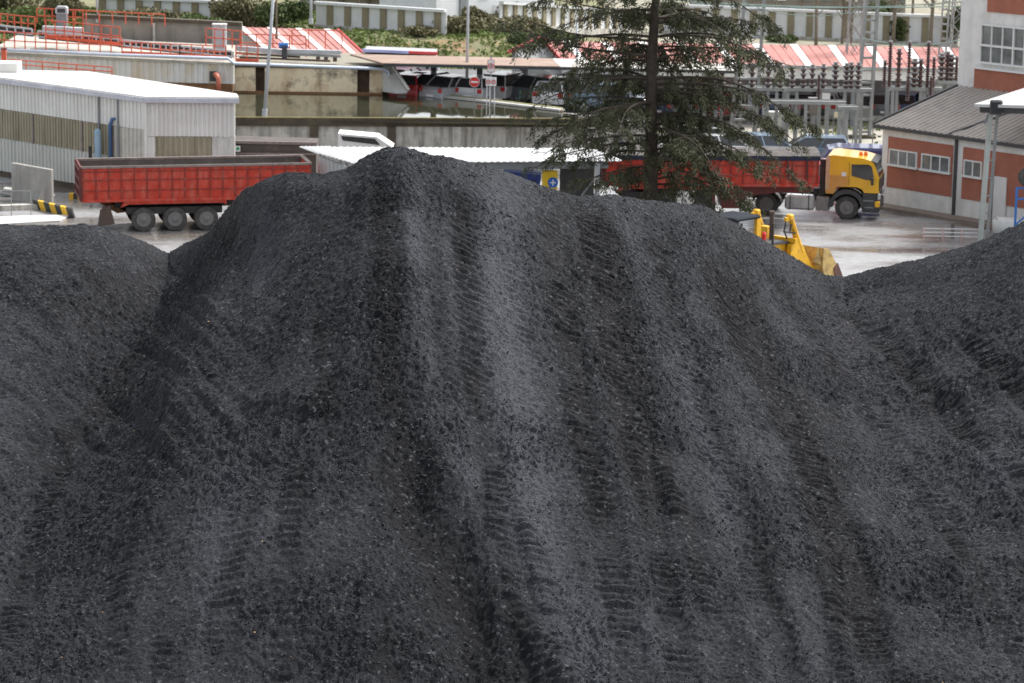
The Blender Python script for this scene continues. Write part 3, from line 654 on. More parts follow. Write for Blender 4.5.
# ------------------------------------------------------------ striped red sheds
def striped_roof(t, a, b, c, d, n, every, first=1):
    """roof quad: a-b eave (left, right), d-c ridge (left, right); bands of red with translucent white strips"""
    a, b, c, d = map(Vector, (a,b,c,d)); nrm = (b-a).cross(d-a).normalized()
    m = MB(); m.prism([a,b,c,d], nrm*-.08, (0,0,0)); m.build('roof', pink_roof, t, True)
    k = first; w = .42/n
    while k < n:
        f = k/n; e0, e1 = lerp(a,b,f), lerp(a,b,min(1,f+w)); r0, r1 = lerp(d,c,f), lerp(d,c,min(1,f+w))
        m = MB(); m.prism([e0,e1,r1,r0], nrm*.004, nrm*.05); m.build('translucent_strip', white_strip, t, True); k += every
    m = MB()
    for j in range(n*2+1):
        f = min(.998, j/(n*2)+.001); m.bar(lerp(a,b,f)+nrm*.02, lerp(d,c,f)+nrm*.02, .05, .05)
    m.build('roof_ribs', red_edge if n < 0 else pink_roof, t, True)
    m = MB(); m.bar(a+nrm*.02, b+nrm*.02, .12, .16); m.build('eave_trim', grey_wall, t, True)
# long shed behind the substation
t = root_at('striped_shed', 'long open sided shed with faded red roof and white strips behind the substation', 'shed', G(770,116,0))
striped_roof(t, P(562,62,157), P(975,71,157), P(960,48,163), P(543,41,163), 22, 2, 1)
m = MB(); a, b = P(562,63.5,157.1), P(975,72.5,157.1); m.prism([a, b, b+UP1*.02, a+UP1*.02], (0,0,-.6), (0,0,0)) ; m = MB(); m.add([a, b, b-UP1*.55, a-UP1*.55, a+Vector((0,.1,0)), b+Vector((0,.1,0)), b+Vector((0,.1,-.55)), a+Vector((0,.1,-.55))], [(3,2,1,0),(4,5,6,7),(0,1,5,4),(7,6,2,3)]); m.build('fascia', render_white, t, True)
wallquad((a.x,163.5), (b.x,163.5), 0, 3.0, .15).build('back_wall', M('shed interior wall', (.30,.30,.29), .9), t, True)
for k in range(12):
    x = lerp(a.x, b.x, (k+.5)/12); m = MB(); m.box(x-.12, x+.12, 157.3, 157.5, 0, 2.5); m.build('column', mid_grey, t, True)
# gable end facing left
ga, gb, gc, gd, ge = P(512,52,156.9), P(541,39,158.2), P(563,61,157.2), P(563,80,157.2), P(512,80,156.9)
m = MB(); m.prism([ga, gb, gc, gd, ge], (0,0,0), (0,.2,0)); m.build('gable_wall', grey_wall, t, True)
m = MB(); m.bar(ga+Vector((-.2,-.15,0)), gb+Vector((0,-.15,.1)), .18, .16); m.bar(gb+Vector((0,-.15,.1)), gc+Vector((0,-.15,0)), .18, .16); m.build('verge_trim', red_edge, t, True)
# shed at left
t = root_at('striped_shed', 'lower shed with faded red roof and white strips beside the grey basin wall', 'shed', P(300,62,160))
a, b, c, d = P(268,53,160), P(366,56,160), P(338,30,166), P(238,27,166)
striped_roof(t, a, b, c, d, 7, 2, 0)
m = MB(); m.prism([a+Vector((.1,.1,-.1)), b+Vector((-.1,.1,-.1)), c+Vector((-.1,0,-.1)), d+Vector((.1,0,-.1))], (0,0,-2.2), (0,0,-.02)); m.build('wall', grey_wall, t, True)
m = MB(); m.bar(b, c, .12, .14); m.build('verge_trim', red_edge, t, True)
t = root_at('container_office', 'low pale grey cabin with blue and red roof edge beside the striped shed', 'cabin', P(400,62,158))
a, b = P(364,50,158), P(436,53,158); z0 = 1.0
wallquad(a, b, z0, b.z-.14, 2.6).build('wall', grey_wall, t, True)
m = MB(); m.prism([a+Vector((-.1,-.1,0)), lerp(a,b,.62)+Vector((0,-.1,0)), lerp(a,b,.62)+Vector((0,.1,0)), a+Vector((-.1,.1,0))], (0,0,-.1), (0,0,.06)); m.build('blue_edge', M('pale lilac blue trim', (.36,.38,.62), .5), t, True)
m = MB(); m.prism([lerp(a,b,.62)+Vector((0,-.1,0)), b+Vector((.1,-.1,0)), b+Vector((.1,.1,0)), lerp(a,b,.62)+Vector((0,.1,0))], (0,0,-.1), (0,0,.05)); m.build('red_edge', red_edge, t, True)
m = MB(); m.prism([a+Vector((0,.1,0)), b+Vector((0,.1,0)), b+Vector((0,2.6,0)), a+Vector((0,2.6,0))], (0,0,-.12), (0,0,-.03)); m.build('roof', grey_wall, t, True)
m = MB(); panel(m, a, b, 2.7, 3.4, a.z-.95, a.z-.4, .0, .05); m.build('window', white_frame, t, True)

# ------------------------------------------------------------ settling basin and its walls
WY = 138.5
a, b = P(236,117,WY), P(618,120.5,WY+1.5)
zt = a.z
t = root_at('basin_wall', 'long stained grey concrete basin wall with dark mossy coping behind the low white roof', 'wall', ((a.x+b.x)/2, WY, 0))
wallquad(a, b, 0, zt-.42, .3).build('wall', concrete, t, True)
m = MB(); panel(m, a, b, -.1, (b-a).length, zt-.42, zt-.04, -.35, .14); m.build('coping', dark_conc, t, True)
m = MB(); panel(m, a, b, -.1, (b-a).length, zt-.04, zt+.02, -.02, .16); m.build('coping_edge', M('yellow moss edge', (.20,.17,.075), .9, var=.3, scale=4, dirt=((.12,.09,.06), .7, 1.2)), t, True)
Lw = (b-a).length
for s in (3.6, 7.4, 10.6, 14.0, 17.2):
    m = MB(); panel(m, a, b, s, s+.42, 0, zt-.42, 0, .22); m.build('buttress', dark_conc if s in (7.4, 3.6) else concrete, t, True)
# far bank wall of the basin
FY = 150.5
fa, fb = P(226,66,FY), P(383,68,FY)
zw = G(300,93,0); zwat = P(300,93.5,FY).z
t = root_at('far_basin_wall', 'rust streaked cream concrete wall at the far side of the settling basin', 'wall', ((fa.x+fb.x)/2, FY, 0))
seg = [(0, 1.55), (2.05, 6.95), (7.6, 8.3)]
top = fa.z-.05
for s0, s1 in seg: 
    m = MB(); panel(m, fa, fb, s0, s1, zwat-.8, top, -.3, 0); m.build('wall', rusty_conc, t, True)
m = MB(); panel(m, fa, fb, 0, 8.3, zwat-.8, top-.02, -.7, -.36); m.build('recess_wall', M('dark brown recess', (.07,.045,.03), .9, var=.4), t, True)  # recess wall in a much darker brown than the wall face
m = MB(); panel(m, fa, fb, 0, 8.3, top, top+.10, -.8, .06); m.build('ledge', dark_conc, t, True)
m = MB(); panel(m, fa, fb, 0, 8.3, zwat-.2, zwat+.10, -.25, .05); m.build('waterline_band', rust, t, True)
# sloping end buttress
p0, p1, p2, p3 = P(383,66,FY), P(392,66,FY), P(408,90,FY-1.4), P(396,91,FY-1.4)
t2 = root_at('sloping_buttress', 'sloping cream concrete buttress at the right end of the basin wall', 'buttress', p2)
m = MB(); m.prism([p0,p1,p2+Vector((0,0,-.1)),p3+Vector((0,0,-.1)), P(383,91,FY-.5)], (0,-.3,0), (0,.5,0)); m.build('slope', pale_conc, t2, True)
m = MB(); m.bar(p1+Vector((.05,-.3,.05)), p2+Vector((.05,-.3,.05)), .12, .1); m.build('kerb_edge', white_clad, t2, True)
# water
wm = bpy.data.materials.new('still murky water'); wm.use_nodes = True; wb = wm.node_tree.nodes['Principled BSDF']
wb.inputs['Base Color'].default_value = (.045,.045,.028,1); wb.inputs['Roughness'].default_value = .04; wb.inputs['Specular IOR Level'].default_value = .9
wb.inputs['IOR'].default_value = 1.6
nt = wm.node_tree.nodes.new('ShaderNodeTexNoise'); nt.inputs['Scale'].default_value = 1.5; bp = wm.node_tree.nodes.new('ShaderNodeBump'); bp.inputs['Strength'].default_value = .02
wm.node_tree.links.new(nt.outputs['Fac'], bp.inputs['Height']); wm.node_tree.links.new(bp.outputs[0], wb.inputs['Normal'])
def GW(u, v, z): return G(u, v, z)
K0, K1 = G(404,91.5,2.25), G(562,110.5,2.25)     # car park kerb line
sheet_xy('basin_water', [(fa.x-1.5, WY+.2), (G(560,116,zwat).x+1, WY+.2), (K1.x, K1.y+.3), (K0.x, K0.y+.3), (fb.x+1.5, FY+.6), (fa.x-1.5, FY+.6)], zwat, wm)

# white corrugated basin (long clad tank at left)
c0, c1 = P(-12,51,151.2), P(234,62.5,149.6)
t = root_at('clad_tank', 'long low tank with white ribbed cladding and rust stains under the orange railings', 'tank', ((c0.x+c1.x)/2, 150, 0))
zbot = P(234,84,149.6).z; zl0, zl1 = c0.z, c1.z
def clad(a, b, za, zb_, zc, zd, name, mat, t, pitch=.32):
    """ribbed wall on line a-b from heights (za left bottom, zb right bottom) to tops (zc left, zd right)"""
    m = MB(); A = Vector((a.x,a.y,0)); B = Vector((b.x,b.y,0)); L = (B-A).length; n = max(2,int(L/pitch)); nr = Vector((B.y-A.y, -(B.x-A.x), 0)).normalized()
    k0 = 0; xs = []
    for i in range(n): xs += [(i/n, 0), ((i+.42)/n, 0), ((i+.5)/n, .05), ((i+.92)/n, .05)]
    xs.append((1, 0)); V = []
    for f, d in xs:
        p = A+(B-A)*f+nr*d; V += [(p.x,p.y,za+(zb_-za)*f), (p.x,p.y,zc+(zd-zc)*f)]
    for f, d in xs:
        p = A+(B-A)*f+nr*(d-.12); V += [(p.x,p.y,za+(zb_-za)*f), (p.x,p.y,zc+(zd-zc)*f)]
    M_ = len(xs); F = []
    for i in range(M_-1):
        F += [(2*i,2*i+2,2*i+3,2*i+1), (2*M_+2*i+1,2*M_+2*i+3,2*M_+2*i+2,2*M_+2*i), (2*i+1,2*i+3,2*M_+2*i+3,2*M_+2*i+1), (2*M_+2*i,2*M_+2*i+2,2*i+2,2*i)]
    F += [(0,1,2*M_+1,2*M_), (2*M_-2,4*M_-2,4*M_-1,2*M_-1)]
    m.add(V, F); return m.build(name, mat, t, True)
tank_clad = M('rust streaked white cladding', (.66,.66,.63), .6, var=.06, scale=.6, streak=((.52,.36,.16), .6, 1.5, .25), dirt=((.5,.44,.32), .4, .5))
clad(c0, c1, zbot, zbot, zl0-.18, zl1-.12, 'cladding', tank_clad, t)
m = MB(); m.add([c0+Vector((0,-.14,-.18)), c1+Vector((0,-.14,-.12)), c1+Vector((0,-.14,.0)), c0+Vector((0,-.14,.0)), c0+Vector((0,9,-.18)), c1+Vector((0,9,-.12)), c1+Vector((0,9,.0)), c0+Vector((0,9,.0))], [(0,1,2,3),(7,6,5,4),(3,2,6,7),(0,4,5,1),(1,5,6,2),(0,3,7,4)])
m.build('deck', M('pale deck concrete', (.40,.38,.33), .85, var=.2, scale=1, dirt=((.12,.1,.08), .7, .8)), t, True)
m = MB(); panel(m, c0, c1, 0, (c1-c0).length-.1, 0, zbot, -.3, 0); m.build('base_wall', rust, t, True)
m = MB(); m.tube([c0+Vector((0,-.3,.12)), lerp(c0,c1,.5)+Vector((0,-.3,.14)), P(228,58.5,149.2), P(234,63.5,149.4), P(385,69,149.9), P(389,72,149.8), P(389,88,149.7)], .085, 8); m.build('pipe', blue_pipe, t, True, smooth=True)
m = MB(); m.tube([P(213,74,149.7), P(216.5,75,149.2), P(218.5,79,149.1), P(218.5,92,149.1)], .13, 10); m.build('elbow_pipe', M('salmon pipe paint', (.45,.13,.08), .5), t, True, smooth=True)
m = MB(); q = P(212,75,149.5); m.box(q.x-.1,q.x+.22,q.y-.12,q.y+.1,q.z-.32,q.z+.2); m.build('pipe_flange', dark_grey, t, True)

# apron deck behind rust wall with rails and gear
m = MB(); m.prism([Vector((fa.x,FY+.7,0)), Vector((fb.x+.4,FY+.7,0)), Vector((fb.x,FY+8,0)), Vector((fa.x,FY+8,0))], (0,0,0), (0,0,top+.02)); dk = m.build('basin_deck', M('mossy deck', (.24,.22,.17), .9, var=.2, scale=.8, dirt=((.35,.31,.25), .6, 1.5))); tag(dk, kind='structure')
# grey high wall behind
a, b = P(84,16,160), P(242,24,160); 
t = root_at('retaining_wall', 'tall grey weathered concrete wall behind the orange railings', 'wall', ((a.x+b.x)/2,160,0))
m = MB(); m.add([a,b,Vector((b.x,160,0)),Vector((a.x,160,0)), a+Vector((0,.4,0)), b+Vector((0,.4,0)), Vector((b.x,160.4,0)), Vector((a.x,160.4,0))], [(3,2,1,0),(4,5,6,7),(0,1,5,4),(1,2,6,5),(0,4,7,3)]); m.build('wall', M('weathered grey brown concrete', (.27,.245,.215), .9, var=.15, streak=((.11,.1,.085), .7, 1.6, .3)), t, True)
m = MB(); m.bar(a+Vector((0,.1,0)), b+Vector((0,.1,0)), .6, .2); m.build('coping', dark_conc, t, True)
for u in (154,): 
    q = P(u,20,159.9); m = MB(); m.box(q.x-.06,q.x+.06,159.8,159.99,0,q.z-.15); m.build('wall_joint', pale_conc, t, True)

# scraper bridge: ladder like white channel
t = root_at('scraper_bridge', 'long white ladder framed scraper bridge sloping behind the orange railings', 'scraper bridge', P(150,46,153.5))
A, B, C = P(0,24,153), P(36,32,153), P(60,35.5,153); D = P(234,55,151.5)
for (s, e, n) in ((P(-10,24,153), P(32,29,153), 5), (P(38,31,153), P(118,39,152.6), 11), (P(118,39.5,152.5), P(232,51,151.6), 19)):
    m = MB(); m.bar(s, e, .1, .07); m.bar(s-UP1*.30, e-UP1*.30, .1, .07); m.build('chord', steel_pale, t, True)
    for k in range(n+1): q = lerp(s, e, k/n); m = MB(); m.bar(q, q-UP1*.30, .13, .06); m.build('rung', steel_pale, t, True)
    m = MB(); m.bar(s+Vector((0,.5,-.28)), e+Vector((0,.5,-.28)), .3, .34); m.build('trough', black_steel, t, True)
m = MB(); q = P(43,30,153.3); q2 = P(83,32,153.3); m.bar(q, q2, .5, .45); m.build('motor_housing', steel_pale, t, True)
t = root_at('control_cabinet', 'grey control cabinet with rounded top among the orange railings at upper left', 'cabinet', P(62,28,154))
q = P(57,29,154); m = MB(); m.xz([(q.x,q.z-.2),(q.x+.56,q.z-.2),(q.x+.56,q.z+.85),(q.x,q.z+.85)], 153.8, 154.2); m.build('body', mid_grey, t, True)
m = MB(); m.xz([(q.x-.04,q.z+.85),(q.x+.60,q.z+.85),(q.x+.60,q.z+1.15),(q.x+.5,q.z+1.24),(q.x+.06,q.z+1.24),(q.x-.04,q.z+1.15)], 153.78, 154.22); m.build('hood', steel_pale, t, True)
m = MB(); m.box(q.x+.06,q.x+.5,153.76,153.78,q.z+.9,q.z+1.12); m.build('window', dark_grey, t, True)
t = root_at('control_cabinet', 'white ribbed cabinet behind orange railing at the tank right end', 'cabinet', P(219,40,153))
q = P(212.5,41.5,153); m = MB(); m.box(q.x, q.x+.72, 153, 153.5, q.z-.5, q.z+.9, bev=.05); m.build('body', steel_pale, t, True)
m = MB(); m.box(q.x-.02, q.x+.74, 152.97, 153.52, q.z+.88, q.z+.94); m.build('lid', white_clad, t, True)

# railings
railing('orange railing stepping up at the far left of the works', [P(-6,27,153.5), P(18,29.5,153.5), P(35,31,153.5)], .75, 7)
railing('orange upper railing around the grey rounded cabinet', [P(37,23,154.5), P(60,24,154.5), P(83,25,154.5)], .8, 7)
railing('orange long hand rail above the tall grey concrete wall', [P(60,21,159.6), P(165,26,159.6)], .65, 9, rails=(1.0,))
railing('orange railing beside the motor housing of the scraper bridge', [P(46,38,152), P(120,45,152)], .95, 9, base=.06)
railing('orange railing along the front of the white ladder bridge', [P(46,50,151.6), P(122,53,151.2)], .8, 8, rails=(1.0,.5))
railing('orange railing along the deck edge at the left end', [P(-6,48,151.5), P(46,51,151.5)], .9, 6)
railing('orange railing along the middle of the long tank deck', [P(122,53.5,151), P(180,56,150.6)], .62, 7, base=.05)
railing('orange railing along the right of the long tank deck', [P(180,56,150.6), P(226,58,150.2)], .62, 5, base=.05)
railing('orange tall railing round the white ribbed cabinet', [P(206,46,152), P(241,49,152)], .95, 5)
railing('orange railing standing at the corner where the pipe bends', [P(236,62,150.8), P(258,63,150.8)], .9, 3, base=.12)
railing('orange railing in front of the striped red roof, nearer run', [P(240,55,155), P(306,57,155)], 1.15, 5, rails=(1.0,.6))
railing('orange railing in front of the striped red roof, right run', [P(292,48,157), P(342,49,157)], 1.0, 4, rails=(1.0,))
railing('faded orange railing on the roof of the white industrial shed', [P(10,68,148.5), P(60,72,147.5), P(112,76,147)], .45, 7)
m = MB(); q = P(4,56,148); t = root_at('bollard', 'orange post at the left edge beside the tank', 'post', q); m = MB(); m.box(q.x-.12,q.x+.12,147.9,148.1,q.z-.4,q.z+.35); m.build('shaft', orange_rail, t, True); m = MB(); m.box(q.x-.15,q.x+.15,147.87,148.13,q.z+.35,q.z+.42); m.build('cap', dark_red, t, True)

# conveyor gear on the basin deck
t = root_at('conveyor', 'pale steel conveyor with blue motor lying on the basin deck', 'conveyor', P(290,52,152.5))
a, b = P(236,48,153), P(284,52,152.5); c = P(341,52.5,152.5)
m = MB(); m.bar(a, b, .3, .26); m.build('left_beam', steel_pale, t, True)
m = MB(); m.bar(P(286,51,152.5), c, .3, .22); m.build('right_beam', steel_pale, t, True)
m = MB(); m.bar(P(286,54,152.5), P(341,56.5,152.5), .3, .1); m.build('lower_chord', steel_lat, t, True)
m = MB(); m.tube([P(279,45.5,152.2), P(288,45.5,152.2)], .16, 10); m.build('motor', blue_paint, t, True)
m = MB(); q = P(284,49,152.2); m.box(q.x-.1,q.x+.16,152,152.4,q.z-.5,q.z+.16); m.build('gearbox', dark_grey, t, True)
m = MB(); m.bar(P(236,57,153), P(330,61,152), .18, .1); m.bar(P(236,53,154), P(300,57,153), .12, .12); m.build('trough', mud_brown, t, True)
m = MB()
for u in (318, 326, 335): q = P(u,58,152.4); m.box(q.x-.1,q.x+.1,152.2,152.6,q.z-.18,q.z+.05)
m.build('roller', mud_brown, t, True)

# ------------------------------------------------------------ car park platform
kz = 2.25
E1 = Vector((10, K1.y-2.6, 0))
pts = [(K0.x,K0.y), (K1.x,K1.y), (K1.x+4.5, WY+.6+1.2), (K1.x+4.5, 168), (K0.x-2.5,168), (K0.x-2.5, K0.y+.5)]
m = MB(); m.xy(pts, 0.01, kz-.50); cp = m.build('car_park', asphalt)
m = MB(); e0, e1, e2 = Vector((K1.x+4.55, 168, 0)), Vector((K1.x+4.55, WY+1.75, 0)), Vector((K1.x+.05, K1.y-.05, 0)); t = root_at('platform_wall', 'short concrete wall ending the raised car park behind the conifer', 'wall', e1)
m.bar(e1+UP1*(kz-.1)/2+Vector((.05,0,0)), e2+UP1*(kz-.1)/2, .14, kz-.1); m.build('wall', concrete, t, True); m = MB(); m.bar(e1+UP1*(kz-.1)/2+Vector((.05,0,0)), e0+UP1*(kz-.1)/2+Vector((.05,0,0)), .14, kz-.1); m.build('side_wall', concrete, t, True)
tag(cp, kind='structure')
t = root_at('kerb_wall', 'rust brown retaining kerb with white edge between the car park and the basin water', 'kerb', ((K0.x+K1.x)/2,(K0.y+K1.y)/2,0))
m = MB(); m.bar(K0+Vector((-.3,-.06,-.25)), K1+Vector((0,-.06,-.25)), .12, .55); m.build('rusty_face', rust, t, True)
m = MB(); m.bar(K0+Vector((-.3,0,.02)), K1+Vector((0,0,.02)), .42, .1); m.build('kerb_top', pale_conc, t, True)
m = MB(); m.bar(K0+Vector((-.3,.42,.04)), K1+Vector((0,.42,.04)), .2, .12); m.build('moss_line', M('mossy kerb', (.26,.25,.11), .9, var=.3, scale=3), t, True)
# carport
t = root_at('carport', 'long flat carport with terracotta sheet roof on dark posts over parked cars', 'carport', P(480,90,150))
A, B = P(383,63.6,148.3), P(735,71,148.5); 
zA = A.z
C, D = P(730,64.5,153.5), P(350,58,152)
nn = 10
a_, b_ = A, P(560,67,148.4); c_, d_ = P(552,59,153.5), P(350,54.5,153.5)
m = MB(); m.prism([a_,b_,c_,d_], (0,0,-.06), (0,0,.03)); m.build('roof', tan_roof, t, True)
m = MB(); m.prism([b_+Vector((.02,0,0)),B,C,c_+Vector((.02,0,0))], (0,0,-.06), (0,0,.03)); m.build('pale_roof', M('pale cream carport sheet', (.6,.56,.5), .7, var=.08), t, True)
m = MB(); m.bar(a_+Vector((0,-.05,-.06)), B+Vector((0,-.05,-.06)), .06, .14); m.build('fascia', dark_grey, t, True)
for u, v in ((433.5,89),(479.5,89),(524.5,89),(575,89.5),(625,90)):
    q = G(u, v, kz-.1); m = MB(); m.box(q.x-.16,q.x+.16,q.y-.1,q.y+.1,kz-.5,A.z-.25); m.build('post', dark_grey, t, True)
    m = MB(); m.bar(Vector((q.x,q.y,A.z-.28)), Vector((q.x-.2,148.6,A.z-.2)), .14, .18); m.build('cantilever_arm', dark_grey, t, True)
q = P(512,60,147.9)

# ------------------------------------------------------------ poles and masts
def pole(label, foot, top, r0, r1, mat=steel_pale, arm=None, cat='lamp post', name='lamp_post'):
    t = root_at(name, label, cat, foot); m = MB(); m.tube([foot, lerp(foot,top,.5), top], [r0,(r0+r1)/2,r1], 10); m.build('shaft', mat, t, True, smooth=True)
    m = MB(); m.tube([foot, foot+(top-foot).normalized()*.35], r0*1.35, 10); m.build('base_collar', mat, t, True); return t
f = Vector(P(264.5,116,WY-.2)); pole('tall leaning pale pole rising from the basin wall at left', f, P(276,-40,WY-.2), .10, .065)
f = Vector(G(466.5,97.8,kz-.1)); t = pole('tall straight pale lamp pole standing on the car park kerb', f, P(469,-45,f.y), .09, .06)
f = P(97,17,160); pole('thin pole behind the tall grey concrete wall', Vector(f)-UP1*.3, P(98,-30,160), .06, .04)
f = P(276.5,30,158); pole('thin brown pole behind the striped shed roof at left', Vector(f)-UP1*.5, P(276.5,-20,158), .06, .04, mat=bare_bark)
f = P(311,24,170); pole('pale steel pole beside the bushes at upper left', Vector(f), P(311,-22,170), .10, .06)
f = G(577,101,kz-.1); pole('pale pole seen through the left branches of the conifer', Vector(f), P(577,20,f.y), .07, .05)
def lattice(label, foot, w, h, lean, n, d=.5, leg=.07, group='lattice masts of the substation', brace=True):
    """two channel legs with flat battens, foot xyz, width w, lean (dx at the top)"""
    t = root_at('lattice_mast', label, 'mast', foot, group)
    for sx in (-1,1):
        m = MB(); m.bar(foot+Vector((sx*w/2,0,0)), foot+Vector((sx*w/2*.7+lean,0,h)), d, leg*1.5); m.build('leg', steel_lat, t, True)
    for k in range(n):
        f = (k+.5)/n; hw = lerp(w/2, w/2*.7, f); c = foot+Vector((lean*f,0,h*f)); m = MB(); m.bar(c-Vector((hw,.04,0)), c+Vector((hw,-.04,0)), d*.6, .10); m.build('batten', steel_lat, t, True)
    m = MB(); m.box(foot.x-w*.9, foot.x+w*.9, foot.y-.4, foot.y+.4, 0, .14); m.build('footing', dark_conc, t, True)
    return t
f = G(742,140,0); lattice('wide lattice mast partly behind the right side of the conifer', f, 1.35, 9.5, .55, 13, leg=.10)
f = G(862,138,0); lattice('tall lattice mast with two wide legs in the middle of the substation', f, .78, 10, .35, 15, leg=.10)
for sgn, u0 in ((1,868),(0,850)): pass
f = G(937,122,0); lattice('slim ladder like lattice mast near the brick tower', f, .45, 9, .3, 22, d=.2, leg=.05)
def xmast(label, foot, w, h, lean, n):
    t = root_at('lattice_mast', label, 'mast', foot, 'lattice masts of the substation'); c = [Vector(foot)+Vector((sx*w/2, sy*w/2, 0)) for sx, sy in ((-1,-1),(1,-1),(1,1),(-1,1))]; e = [p+Vector((lean,0,h)) for p in c]
    for p, q in zip(c, e): m = MB(); m.bar(p, q, .06); m.build('leg', steel_lat, t, True)
    m = MB()
    for k in range(n):
        for i in range(4):
            j = (i+1)%4; m.bar(lerp(c[i],e[i],k/n), lerp(c[j],e[j],(k+1)/n), .035); m.bar(lerp(c[j],e[j],k/n), lerp(c[i],e[i],(k+1)/n), .035)
    m.build('cross_bracing', steel_lat, t, True)
xmast('cross braced lattice mast left of the brick tower', G(954,116,0), .9, 9.5, .2, 9)
xmast('cross braced lattice mast just left of the tall wide legged mast', G(849,118,0), .8, 9, .3, 8)
# overhead wires
def wire(label, a, b, r=.022, sag=.3):
    m = MB(); a, b = Vector(a), Vector(b); m.tube([lerp(a,b,k/8)-UP1*sag*4*(k/8)*(1-k/8) for k in range(9)], r, 5)
    t = root_at('overhead_wire', label, 'wire', a, 'overhead wires of the substation'); m.build('cable', M('verdigris cable', (.22,.30,.27), .6), t, True)
wire('uppermost greenish wire crossing between the masts', P(660,-1,148), P(1010,4,150), .03); wire('second greenish wire crossing just below the topmost one', P(690,3,149), P(970,1,147), .03)
wire('greenish wire level with the panelled wall foot', P(862,38,147), P(960,40,147), .03); wire('sagging wire left of the tall mast', P(742,2,147), P(862,10,147), .02, .5)

# ------------------------------------------------------------ substation frames
def insulator(parent, p, h, r, n, dark=True):
    prof = [(r*.45,0)]
    for k in range(n):
        z = h*(k+.1)/n; dz = h/n; prof += [(r*.5,z),(r,z+dz*.25),(r*.9,z+dz*.45),(r*.5,z+dz*.55)]
    prof += [(r*.45,h)]
    m = MB(); m.lathe(prof, 10, p); o = m.build('insulator', insul, parent, True)
    def sub_(zc, rr, hh):
        m = MB(); m.lathe([(rr,0),(rr,hh)], 10, Vector(p)+UP1*zc-parent.location); m.build('metal_ring', insul_cap, o)
    if n <= 5:
        for k in range(n): sub_(h*(k+.58)/n, r*1.15, h/n*.22)
    sub_(h, r*.7, .08)
def frame(label, u0, u1, vbeam, Y, posts, ins, cat='switchgear', tall=()):
    a, b = P(u0,vbeam,Y), P(u1,vbeam+(u1-u0)*.012,Y); t = root_at('switchgear_frame', label, cat, (a.x,Y,0), 'switchgear frames of the substation')
    m = MB(); m.bar(a, b, .28, .18); m.build('beam', steel_lat, t, True); m = MB(); m.bar(a+Vector((0,.9,0)), b+Vector((0,.9,0)), .1, .14); m.build('rear_beam', steel_lat, t, True)
    for u in posts: x = P(u,vbeam,Y).x; m = MB(); m.bar((x,Y,0), (x,Y,a.z-.08), .16); m.build('post', steel_lat, t, True)
    for u, h, r, n in ins: q = P(u, vbeam, Y); f = (q.x-a.x)/(b.x-a.x); insulator(t, Vector((q.x, Y, lerp(a.z,b.z,f)+.09)), h, r, n)
    for u, h, r, n in tall: q = P(u, vbeam, Y); insulator(t, Vector((q.x, Y-.3, q.z-.6)), h, r, n)
    return t
frame('long low switchgear frame with six ringed insulators left of the tall mast', 757, 872, 89, 149, (768,777,788,797,820,845,862),
  [(768,1.3,.17,4),(780,1.25,.17,4),(792,1.0,.15,4),(803,1.1,.15,4),(812,1.15,.16,4),(823,1.2,.16,4),(835,1.3,.19,5),(846,1.25,.17,5),(851,1.3,.15,5),(858,1.3,.17,5)], tall=((818,1.35,.11,14),))
frame('switchgear frame with dark tall bushings beside the brick building', 888, 942, 88.5, 147, (893,897,921,925),
  [(884,1.3,.14,12),(889,2.3,.15,18),(898,1.9,.18,7),(908,2.3,.13,16),(914,1.4,.2,5),(920,1.4,.18,6),(927,2.3,.15,18),(933,1.5,.14,10)], tall=((907,1.3,.12,12),(930,1.2,.12,12)))
frame('short switchgear frame with clustered insulators against the brick tower', 938, 962, 82, 150, (941,948),
  [(941,1.35,.2,5),(947,1.45,.18,6),(951,1.3,.2,5),(956,1.2,.14,8)])
frame('bare low switchgear frame of thin posts near the gravel edge', 760, 846, 102, 147.5, (764,784,806,828,844), [])
frame('small step shaped steel frame at the foot of the tall mast', 838, 858, 108, 145, (840,847,857), [])
frame('rear switchgear frame seen behind the tall mast', 700, 760, 88, 152, (705,722,741,755), [(708,1.2,.17,4),(722,1.2,.17,4),(738,1.2,.17,4),(752,1.2,.17,4)])
t = root_at('electrical_cabinet', 'pale grey electrical cabinet standing on the substation gravel', 'cabinet', G(776,132,0))
q = G(768,131.5,0); m = MB(); m.box(q.x, q.x+.78, q.y, q.y+.5, .05, 1.02, bev=.02); m.build('body', M('light grey cabinet paint', (.42,.42,.40), .5), t, True)
m = MB(); m.box(q.x-.03, q.x+.81, q.y-.03, q.y+.55, 1.02, 1.08); m.build('lid', white_clad, t, True)
m = MB(); m.box(q.x+.05, q.x+.37, q.y-.02, q.y-.004, .12, .95); m.box(q.x+.41, q.x+.73, q.y-.02, q.y-.004, .12, .95); m.build('door', M('light grey cabinet paint', (.42,.42,.40)), t, True)
t = root_at('transformer_box', 'brown box transformer on a grey pedestal in the substation', 'transformer', G(812,131,0))
q = G(808.5,131,0); m = MB(); m.box(q.x, q.x+.5, q.y, q.y+.4, .9, 1.75, bev=.03); m.build('body', M('brown grey enamel', (.17,.14,.125), .5), t, True)
m = MB(); m.box(q.x+.12, q.x+.36, q.y+.1, q.y+.3, 0, .9); m.build('pedestal', mid_grey, t, True); m = MB(); m.box(q.x-.04, q.x+.54, q.y-.04, q.y+.44, 1.75, 1.82); m.build('lid', insul_cap, t, True)
t = root_at('notice_board', 'small white notice plate on a post in the substation', 'sign', G(826,112,0)); q = P(826,97,152); m = MB(); m.box(q.x-.22,q.x+.22,152,152.04,q.z-.2,q.z+.2); m.build('plate', sign_white, t, True); m = MB(); m.bar((q.x,152.06,0),(q.x,152.06,q.z),.05); m.build('post', steel_lat, t, True)
